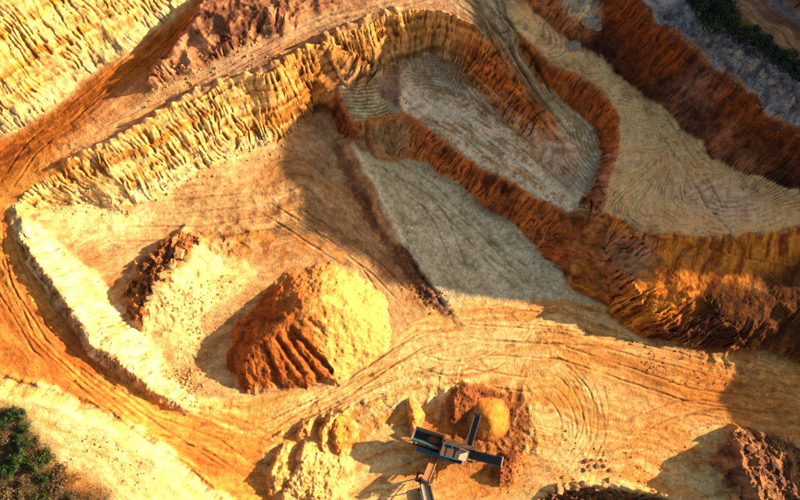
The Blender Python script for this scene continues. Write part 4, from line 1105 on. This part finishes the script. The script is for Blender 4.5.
def plant_kind(kind, leaf, r, h, n, lsize, seed, trunk):
    rgn = random.Random(seed); cl = []; bm = bmesh.new()
    th = h * trunk
    if trunk:
        tubes(bm, (0, 0, -.3), (rgn.uniform(-.1, .1), 0, th), .04 * h, .022 * h, 8)
    for k in range(9 if trunk else 8):
        a = rgn.random() * 6.28; rr = r * rgn.uniform(.15, .75); zz = th + (h - th) * rgn.uniform(.25, .8) * (1 - .4 * rr / r)
        cl.append((math.cos(a) * rr, math.sin(a) * rr, zz, r * rgn.uniform(.26, .46)))
        tubes(bm, (0, 0, th * .8), cl[-1][:3], .012 * h + .01, .006, 5)
    V, F = leaves(cl, n, lsize, seed)
    me = bpy.data.meshes.new('crown'); me.from_pydata([tuple(v) for v in V], [], F); me.materials.append(LM[leaf])
    mt = bpy.data.meshes.new('trunk'); bm.to_mesh(mt); bm.free(); mt.materials.append(M_BARK)
    return me, mt


KIND = {'shrub': [plant_kind('shrub', ('green', 'olive', 'green')[k], 1.5, 1.7, 900, .26, 11 + k, 0) for k in range(3)],
        'dry_bush': [plant_kind('dry_bush', 'dry', 1.2, 1.0, 500, .24, 31 + k, 0) for k in range(3)],
        'dark_bush': [plant_kind('dark_bush', 'dark', 1.5, 1.6, 900, .28, 41 + k, 0) for k in range(3)],
        'evergreen_tree': [plant_kind('evergreen_tree', 'dark', 2.4, 6.0, 1700, .4, 51 + k, .3) for k in range(2)]}


def plant(kind, px, py, scale, label, cat, group=None):
    x, y, z = gp(px, py, Z)
    o = bpy.data.objects.new(kind, None); COL.objects.link(o); o.empty_display_size = .3
    o.location = (x, y, z - .05); o.scale = (scale,) * 3; o.rotation_euler.z = rg.random() * 6.28
    tag(o, label, cat, group)
    cr, tr = rg.choice(KIND[kind])
    tree = kind.endswith('tree')
    for nm, me in (('crown' if tree else 'foliage', cr), ('trunk' if tree else 'stem', tr)):
        c = bpy.data.objects.new(nm, me); COL.objects.link(c); c.parent = o
    return o


for px, py, sc, lb in ((20, 413, .9, 'green shrub highest up the scrubby edge of the sand bank'), (8, 420, 1.0, 'green shrub at the picture edge below the highest one'), (26, 428, .7, 'small green shrub in the notch of pale sand'),
                       (26, 452, 1.3, 'large dense green shrub in the middle of the scrub'), (40, 462, 1.15, 'green shrub overlapping the large dense one on its lower right'), (50, 455, .8, 'green shrub that stands out furthest on to the pale sand'),
                       (12, 466, 1.1, 'green shrub half buried in dry scrub left of the large dense one'), (45, 477, .7, 'small round green shrub below the one furthest out'), (42, 497, .8, 'green shrub at the bottom edge among dry bushes'), (18, 440, .8, 'green shrub just above the large dense one')):
    plant('shrub', px, py, sc, lb, 'shrub')
for px, py, lb in ((3, 440, 'dry brown bush at the picture edge above the large green shrub'), (38, 442, 'dry brown bush furthest up and right in the scrub'), (24, 484, 'dry brown bush below the half buried green shrub'), (60, 472, 'dry brown bush right of the small round green shrub'),
                   (60, 488, 'dry brown bush at the right end of the scrub, upper of two'), (72, 496, 'dry brown bush at the right end of the scrub, lower of two'), (22, 498, 'dry brown bush on the bottom edge left of the bottom green shrub'), (5, 494, 'dry brown bush in the bottom left corner')):
    plant('dry_bush', px, py, rg.uniform(.8, 1.3), lb, 'bush', 'dry bushes on the sand bank')
for k_, (px, py) in enumerate(((694, 3), (703, 11), (713, 17), (724, 23), (735, 31), (746, 37), (757, 44), (767, 50), (777, 58), (787, 66), (797, 76))):
    plant('dark_bush', px + rg.uniform(-1.5, 1.5), py + rg.uniform(-1.5, 1.5), rg.uniform(.9, 1.5), ORD[k_] + ' dark bush from the top edge in the strip beside the dirt road', 'bush', 'dark bushes beside the dirt road')
for px, py, lb in ((714, 5, 'dark bush set back from the strip, touching the top edge'), (724, 12, 'dark bush set back from the strip, nearest the dirt road')):
    plant('dark_bush', px, py, 1.3, lb, 'bush', 'dark bushes beside the dirt road')
for px, py, lb in ((776, 1, 'dark evergreen tree beyond the dirt road, nearest the top edge'), (790, 9, 'dark evergreen tree beyond the dirt road, middle of three'), (801, 20, 'dark evergreen tree beyond the dirt road, cut by the right edge')):
    plant('evergreen_tree', px + 6, py - 2, .9, lb, 'tree')


def scrub(name, label, areas, n, leaf, size, seed):
    r = np.random.default_rng(seed); V, F = [], []
    W = [[gp(*p)[:2] for p in a] for a in areas]
    for k in range(n):
        T = W[int(r.integers(len(W)))]; a, b = r.random(2)
        if a + b > 1:
            a, b = 1 - a, 1 - b
        x = T[0][0] + a * (T[1][0] - T[0][0]) + b * (T[2][0] - T[0][0]); y = T[0][1] + a * (T[1][1] - T[0][1]) + b * (T[2][1] - T[0][1])
        x += r.normal() * .5; y += r.normal() * .5
        if noise(np.float32([x * .6]), np.float32([y * .6]), seed)[0] < -.15 or not (X0 < x < X1 and Y0 < y < Y1):
            continue
        z = zat(x, y); l = size * r.uniform(.5, 1.4); a = r.random() * 6.28
        dx, dy = math.cos(a) * l, math.sin(a) * l
        i = len(V); w = .05
        V += [(x - dy / l * w, y + dx / l * w, z - .03), (x + dy / l * w, y - dx / l * w, z - .03), (x + dx * .7, y + dy * .7, z + l * r.uniform(.3, .9))]; F.append((i, i + 1, i + 2))
    me = bpy.data.meshes.new(name); me.from_pydata(V, [], F); me.materials.append(LM[leaf])
    o = bpy.data.objects.new(name, me); COL.objects.link(o)
    return tag(o, label, None, None, 'stuff')


scrub('undergrowth', 'dry brown undergrowth over the scrubby edge of the sand bank', [[(-40, 405), (10, 408), (-30, 500)], [(5, 415), (40, 445), (-20, 510)], [(40, 448), (100, 500), (-20, 510)]], 16000, 'dry', .45, 81)
scrub('undergrowth', 'dark low undergrowth between the bushes beside the dirt road', [[(686, -8), (735, 30), (715, 34)], [(720, 14), (800, 78), (740, 34)], [(690, -8), (730, -6), (740, 24)]], 7000, 'dark', .4, 85)
scrub('grass', 'yellowish grass verge beside the dirt road', [[(735, 18), (765, 32), (745, 34)], [(745, 26), (800, 64), (770, 48)], [(720, 12), (740, 30), (712, 24)]], 4000, 'grass', .35, 83)

#@@SCREENER
# ------------------------------------------------------------------ mobile screener
M_TEAL = solid('teal_paint', (14, 92, 102), .4, 0, .3, 3, dirt=(120, 84, 50), dirt_amt=.15)
M_DARK = solid('dark_steel', (30, 36, 42), .5, .3, .3, 4, dirt=(100, 68, 40), dirt_amt=.15)
M_BELT = solid('rubber_belt', (26, 27, 30), .75, 0, .3, 5, dirt=(84, 58, 36), dirt_amt=.35)
M_SBELT = solid('sandy_belt', (176, 100, 40), .95, 0, .3, 5)
M_PALE = solid('pale_steel', (150, 142, 122), .5, 0, .25, 4, dirt=(170, 116, 62), dirt_amt=.4)
M_WORN = solid('worn_steel', (84, 88, 92), .45, .5, .3, 4, dirt=(130, 92, 56), dirt_amt=.2)
M_MESH = solid('screen_deck', (60, 52, 44), .7, .3, .4, 9, dirt=(150, 92, 44), dirt_amt=.5)


class MB:
    def __init__(self):
        self.bm = bmesh.new()

    def bar(self, a, b, w, h, up=(0, 0, 1)):
        a, b = Vector(a), Vector(b); t = (b - a).normalized(); upv = Vector(up)
        if abs(t.dot(upv)) > .98:
            upv = Vector((1, 0, 0))
        s_ = t.cross(upv).normalized(); n = s_.cross(t).normalized()
        vs = [self.bm.verts.new(p + s_ * (i * w / 2) + n * (j * h / 2)) for p in (a, b) for i, j in ((-1, -1), (1, -1), (1, 1), (-1, 1))]
        for f in ((3, 2, 1, 0), (4, 5, 6, 7), (0, 1, 5, 4), (1, 2, 6, 5), (2, 3, 7, 6), (3, 0, 4, 7)):
            self.bm.faces.new([vs[k] for k in f])
        return self

    def plate(self, pts, th):
        pts = [Vector(p) for p in pts]; n = (pts[1] - pts[0]).cross(pts[2] - pts[0]).normalized() * th / 2
        A = [self.bm.verts.new(p + n) for p in pts]; B = [self.bm.verts.new(p - n) for p in pts]; k = len(pts)
        self.bm.faces.new(A); self.bm.faces.new(B[::-1])
        for i in range(k):
            self.bm.faces.new((A[i], B[i], B[(i + 1) % k], A[(i + 1) % k]))
        return self

    def cyl(self, a, b, r, n=14):
        tubes(self.bm, a, b, r, r, n); return self

    def build(self, name, mat, parent, bevel=0.0):
        if bevel:
            bmesh.ops.bevel(self.bm, geom=self.bm.edges[:], offset=bevel, segments=1, affect='EDGES', clamp_overlap=True)
        bmesh.ops.recalc_face_normals(self.bm, faces=self.bm.faces[:])
        me = bpy.data.meshes.new(name); self.bm.to_mesh(me); self.bm.free(); me.materials.append(mat)
        o = bpy.data.objects.new(name, me); COL.objects.link(o); o.parent = parent
        return o


OX, OY, OZ = gp(450, 450, Z)
OZ = zat(OX, OY) + .02
pa, pb = Vector(at(411.5, 433.5, OZ + 3.4)), Vector(at(500, 461, OZ + 3.4))
U = (pb - pa); U.z = 0; U.normalize(); VV = Vector((-U.y, U.x, 0))


def lc(px, py, h):
    """a point of the machine in its own axes, from where the photograph shows it, h metres above the ground"""
    p = Vector(at(px, py, OZ + h)) - Vector((OX, OY, OZ))
    return Vector((p.dot(U), p.dot(VV), h))


def machine(name, label, cat):
    o = bpy.data.objects.new(name, None); COL.objects.link(o)
    o.location = (OX, OY, OZ); o.rotation_euler.z = math.atan2(U.y, U.x)
    return tag(o, label, cat)


def conveyor(parent, a, b, w, belt_mat, rail_mat, strut_to=None, covered=False):
    """a belt conveyor from a (low) to b (high): part with rails, rollers, drums and struts as sub-parts"""
    a, b = Vector(a), Vector(b); t = (b - a).normalized(); sd = t.cross(Vector((0, 0, 1))).normalized(); n = sd.cross(t)
    if n.z < 0:
        n = -n
    L = (b - a).length
    m = MB()      # truss under the belt
    for s_ in (-1, 1):
        e = sd * s_ * (w / 2 - .08) - n * .48
        m.bar(a + e, b + e, .08, .08)
        k = max(3, int(L / 1.1))
        for i in range(k):
            p0 = a + t * (L * i / k) + e; p1 = a + t * (L * (i + 1) / k) + sd * s_ * (w / 2 - .08) - n * .12
            m.bar(p0, p1, .05, .05)
    for i in range(max(3, int(L / 1.1)) + 1):
        p = a + t * (L * i / max(3, int(L / 1.1))) - n * .48
        m.bar(p - sd * (w / 2 - .08), p + sd * (w / 2 - .08), .05, .05)
    c = m.build('conveyor', M_DARK, parent)
    # troughed belt
    bw = w - .24
    P = [(-bw / 2, .10), (-bw / 4, .0), (bw / 4, .0), (bw / 2, .10)]
    m = MB()
    for (x0, h0), (x1, h1) in zip(P[:-1], P[1:]):
        m.plate([a + sd * x0 + n * h0, b + sd * x0 + n * h0, b + sd * x1 + n * h1, a + sd * x1 + n * h1], .03)
    m.build('belt', belt_mat, c)
    for s_ in (-1, 1):
        e = sd * s_ * (w / 2 - .03) + n * .05
        MB().bar(a + e, b + e, .10, .24, up=n).build('side_rail', rail_mat, c)
    for p, r in ((a, .15), (b, .18)):
        MB().cyl(p - sd * (w / 2 + .05) - n * .14, p + sd * (w / 2 + .05) - n * .14, r).build('drum', M_WORN, c)
    m = MB()
    for i in range(1, int(L / .8)):
        p = a + t * (i * .8) - n * .07
        m.cyl(p - sd * (bw / 2), p + sd * (bw / 2), .05, 8)
    m.build('roller_set', M_WORN, c)
    MB().bar(b + t * .28 - sd * (w / 2 + .04) - n * .05, b + t * .28 + sd * (w / 2 + .04) - n * .05, .10, .5, up=n).build('end_guard', M_PALE if covered else M_DARK, c)
    if strut_to is not None:
        mid = a + t * (L * .55) - n * .48
        for s_ in (-1, 1):
            MB().bar(mid + sd * s_ * (w / 2 - .1), Vector(strut_to) + sd * s_ * (w / 2 - .1), .09, .09).build('strut', M_DARK, c)
    return c


sc_ = machine('mobile_screener', 'dark teal mobile screening machine with three conveyors working on the sand', 'screener')
A, B, C_, D = lc(416.3, 426.6, 3.5), lc(444, 435.6, 3.5), lc(440.5, 449.5, 3.5), lc(411, 439.6, 3.5)
cen = (A + B + C_ + D) / 4
dn = [Vector((cen.x + (p.x - cen.x) * .86, cen.y + (p.y - cen.y) * .50, 2.1)) for p in (A, B, C_, D)]
hp = MB().plate(dn, .06).build('hopper', M_BELT, sc_)
tops = [A, B, C_, D]
for i in range(4):
    j = (i + 1) % 4
    m = MB().plate([tops[i], tops[j], dn[j], dn[i]], .05)
    m.build('hopper_wall', (M_PALE, M_WORN, M_TEAL, M_PALE)[i], hp)
    m = MB().bar(tops[i], tops[j], .16, .12)
    out = ((tops[i] + tops[j]) / 2 - cen); out.z = 0; out.normalize()
    for k in range(1, 5):
        t = k / 5; p0 = tops[i].lerp(tops[j], t) + out * .06; p1 = dn[i].lerp(dn[j], t) + out * .08
        m.bar(p0, p1, .07, .07)
    m.build('hopper_rim', (M_DARK, M_DARK, M_DARK, M_PALE)[i], hp)
# sand left in the hopper
bm = bmesh.new(); bmesh.ops.create_icosphere(bm, subdivisions=3, radius=1)
for v in bm.verts:
    v.co = Vector((cen.x + 1.1 + v.co.x * 1.0, cen.y - .1 + v.co.y * .62, 2.12 + max(v.co.z, -.05) * .45 + .05 * math.sin(9 * v.co.x + 4 * v.co.y)))
me = bpy.data.meshes.new('sand_load'); bm.to_mesh(me); bm.free(); me.materials.append(M_SBELT)
o = bpy.data.objects.new('sand_load', me); COL.objects.link(o); o.parent = hp
# chassis
m = MB()
for s_ in (-.62, .62):
    m.bar((-5.6, s_, 1.35), (3.4, s_, 1.35), .22, .34)
for u_ in (-5.4, -3.6, -1.8, 0, 1.8, 3.3):
    m.bar((u_, -.62, 1.3), (u_, .62, 1.3), .18, .24)
for u_ in (-5.2, -3.0, -1.4):
    for s_ in (-.62, .62):
        m.bar((u_, s_, 1.5), (u_, s_ * 1.15, 2.1), .14, .14)
m.build('chassis', M_DARK, sc_)
# crawler tracks
for s_ in (-1, 1):
    y0 = s_ * 1.02; r = .46; us = (-2.3, 1.4)
    m = MB()
    ring = [(us[1] + r * math.cos(a_), r + .04 + r * math.sin(a_)) for a_ in np.linspace(-math.pi / 2, math.pi / 2, 9)] + [(us[0] - r * math.cos(a_), r + .04 - r * math.sin(a_)) for a_ in np.linspace(-math.pi / 2, math.pi / 2, 9)]
    m.plate([(u_, y0, z_) for u_, z_ in ring], .40)
    tr = m.build('crawler_track', M_BELT, sc_)
    # track shoes round the loop
    n_ = len(ring)
    per = [math.dist(ring[i], ring[(i + 1) % n_]) for i in range(n_)]; tot = sum(per); shoe = None
    for k in range(24):
        q = tot * k / 24; i = 0
        while q > per[i]:
            q -= per[i]; i += 1
        p0, p1 = ring[i], ring[(i + 1) % n_]; t = q / per[i]
        cx_, cz_ = p0[0] + (p1[0] - p0[0]) * t, p0[1] + (p1[1] - p0[1]) * t; an = math.atan2(p1[1] - p0[1], p1[0] - p0[0])
        if shoe is None:
            shoe = MB().bar((-.14, 0, 0), (.14, 0, 0), .46, .07).build('track_shoe', M_WORN, tr); ob = shoe
        else:
            ob = shoe.copy(); COL.objects.link(ob); ob.parent = tr
        ob.location = (cx_, y0, cz_); ob.rotation_euler = (0, -an, 0)
    for k in range(4):
        MB().cyl((us[0] + k * (us[1] - us[0]) / 3, y0 - .24, .5), (us[0] + k * (us[1] - us[0]) / 3, y0 + .24, .5), .26).build('track_wheel', M_DARK, tr)
    MB().bar((us[0], s_ * .78, .6), (us[1], s_ * .78, .6), .14, .4).build('track_frame', M_DARK, tr)
# power pack on the near side, teal covers
E0, E1 = lc(419, 449, 2.2), lc(459, 460.5, 2.2)
vm = min(E0.y, -.9)
for k, (u0, u1, z0, z1, mat) in enumerate(((-4.9, -2.6, 1.35, 2.35, M_TEAL), (-2.5, .0, 1.35, 2.55, M_TEAL), (.1, 1.9, 1.35, 2.3, M_DARK))):
    ec = MB().plate([(u0, -1.05, z0), (u1, -1.05, z0), (u1, -1.05, z1), (u0, -1.05, z1)], .62).build('engine_cover' if k < 2 else 'tool_locker', mat, sc_, .04)
    for q in range(3):
        uu = u0 + (u1 - u0) * (q + .5) / 3
        MB().plate([(uu - .28, -1.38, z0 + .2), (uu + .28, -1.38, z0 + .2), (uu + .28, -1.38, z1 - .2), (uu - .28, -1.38, z1 - .2)], .04).build('access_panel', M_DARK if mat is M_TEAL else M_WORN, ec)
MB().cyl((-2.1, -1.1, 2.5), (-2.1, -1.1, 3.2), .07, 10).build('exhaust_pipe', M_WORN, sc_)
# feed bridge and screen box
S0, S1 = lc(444.5, 442, 3.4).x, lc(461, 446, 3.4).x
sb = MB()
for s_ in (-1, 1):
    sb.plate([(S0, s_ * .86, 2.2), (S1, s_ * .86, 1.8), (S1, s_ * .86, 3.1), (S0, s_ * .86, 3.7)], .08)
    for k in range(5):
        t = k / 4; sb.bar((S0 + (S1 - S0) * t, s_ * .93, 2.2 - .4 * t), (S0 + (S1 - S0) * t, s_ * .93, 3.7 - .6 * t), .09, .07)
sb.plate([(S0, -.86, 2.2), (S0, .86, 2.2), (S0, .86, 3.2), (S0, -.86, 3.2)], .06)
sx = sb.build('screen_box', M_TEAL, sc_)
MB().plate([(S0, -.8, 3.15), (S1, -.8, 2.6), (S1, .8, 2.6), (S0, .8, 3.15)], .05).build('screen_deck', M_MESH, sx)
m = MB()
for k in range(9):
    t = (k + .5) / 9; m.bar((S0 + (S1 - S0) * t, -.8, 3.19 - .55 * t), (S0 + (S1 - S0) * t, .8, 3.19 - .55 * t), .05, .05)
m.build('deck_bar_set', M_WORN, sx)
for t in (.02, .5, .98):
    MB().cyl((S0 + (S1 - S0) * t, -.95, 3.6 - .6 * t), (S0 + (S1 - S0) * t, .95, 3.6 - .6 * t), .07, 10).build('cross_tube', M_WORN, sx)
MB().plate([(S0 - .25, -.9, 2.4), (S0 - .25, .9, 2.4), (S0 - .1, .9, 3.75), (S0 - .1, -.9, 3.75)], .07).build('feed_plate', M_SBELT, sx)
for t in (.15, .85):
    for s_ in (-1, 1):
        MB().cyl((S0 + (S1 - S0) * t, s_ * .78, 1.5), (S0 + (S1 - S0) * t, s_ * .78, 2.2), .12, 10).build('spring_leg', M_WORN, sx)
# discharge chute at the end of the screen
c0, c1 = S1 + .08, lc(469.5, 452, 3.0).x
ch = MB()
ch.plate([(c0, -.8, 1.7), (c1, -.7, 1.5), (c1, -.7, 2.9), (c0, -.8, 3.0)], .06).plate([(c0, .8, 1.7), (c1, .7, 1.5), (c1, .7, 2.9), (c0, .8, 3.0)], .06)
ch.plate([(c0, -.8, 2.5), (c1, -.7, 2.0), (c1, .7, 2.0), (c0, .8, 2.5)], .06)
ch = ch.build('discharge_chute', M_PALE, sc_)
for t in (0.02, .98):
    MB().bar((c0 + (c1 - c0) * t, -.84, 3.0), (c0 + (c1 - c0) * t, .84, 3.0), .1, .1).build('chute_bar', M_WORN, ch)
# walkway and ladder on the far side
wk = MB().plate([(-1.2, .95, 2.1), (3.2, .95, 2.1), (3.2, 1.55, 2.1), (-1.2, 1.55, 2.1)], .05).build('walkway', M_MESH, sc_)
for u_ in (-1.2, .25, 1.7, 3.2):
    MB().bar((u_, 1.55, 1.4), (u_, 1.55, 3.1), .05, .05).build('rail_post', M_WORN, wk)
MB().bar((-1.2, 1.55, 3.1), (3.2, 1.55, 3.1), .05, .05).build('handrail', M_WORN, wk)
for u_ in (-1.0, 3.0):
    MB().bar((u_, .62, 1.4), (u_, 1.5, 2.05), .07, .07).build('bracket', M_DARK, wk)
# three conveyors
conveyor(sc_, lc(464, 452.5, 1.7), lc(500, 461.5, 3.5), 1.35, M_BELT, M_TEAL, (2.9, -.2, 1.3), True)
conveyor(sc_, lc(467.5, 450, 1.5), lc(477.5, 415.5, 4.1), .95, M_BELT, M_PALE, (3.0, .9, 1.2))
conveyor(sc_, lc(436.5, 453, 1.5), lc(425.8, 480.5, 3.4), 1.0, M_SBELT, M_PALE, (-2.2, -1.0, 1.0))

st = machine('stacking_conveyor', 'tracked stacking conveyor fed by the sandy lower conveyor, cut by the bottom edge', 'conveyor')
conveyor(st, lc(422.5, 478.5, 1.5), lc(431, 516, 4.2), 1.15, M_PALE, M_DARK, None)
q0 = lc(421.5, 477.5, 1.9)
hb = MB()
for (dx, dy, ex, ey) in ((-.8, -.7, .8, -.7), (.8, -.7, .8, .7), (.8, .7, -.8, .7), (-.8, .7, -.8, -.7)):
    hb.plate([q0 + Vector((dx, dy, .5)), q0 + Vector((ex, ey, .5)), q0 + Vector((ex * .6, ey * .6, -.2)), q0 + Vector((dx * .6, dy * .6, -.2))], .05)
hb.build('feed_hopper', M_DARK, st)
f0, f1 = lc(424, 486, .0), lc(428.5, 504, .0)
for s_ in (-1, 1):
    ax = (f1 - f0).normalized(); sd_ = Vector((-ax.y, ax.x, 0)) * (.8 * s_)
    MB().bar(f0 + sd_ + Vector((0, 0, .35)), f1 + sd_ + Vector((0, 0, .35)), .36, .62).build('crawler_track', M_BELT, st, .1)
    for t in (.15, .85):
        p = f0.lerp(f1, t) + sd_ * .6; top = lc(422.5, 478.5, 1.5).lerp(lc(431, 516, 4.2), .22 + .45 * t) - Vector((0, 0, .5))
        MB().bar(p + Vector((0, 0, .3)), top + sd_ * .4, .12, .12).build('leg', M_DARK, st)
MB().bar(lc(421, 477.5, .0) + Vector((0, 0, .0)), lc(421.5, 477.5, 1.75), .16, .16).build('leg', M_DARK, st)
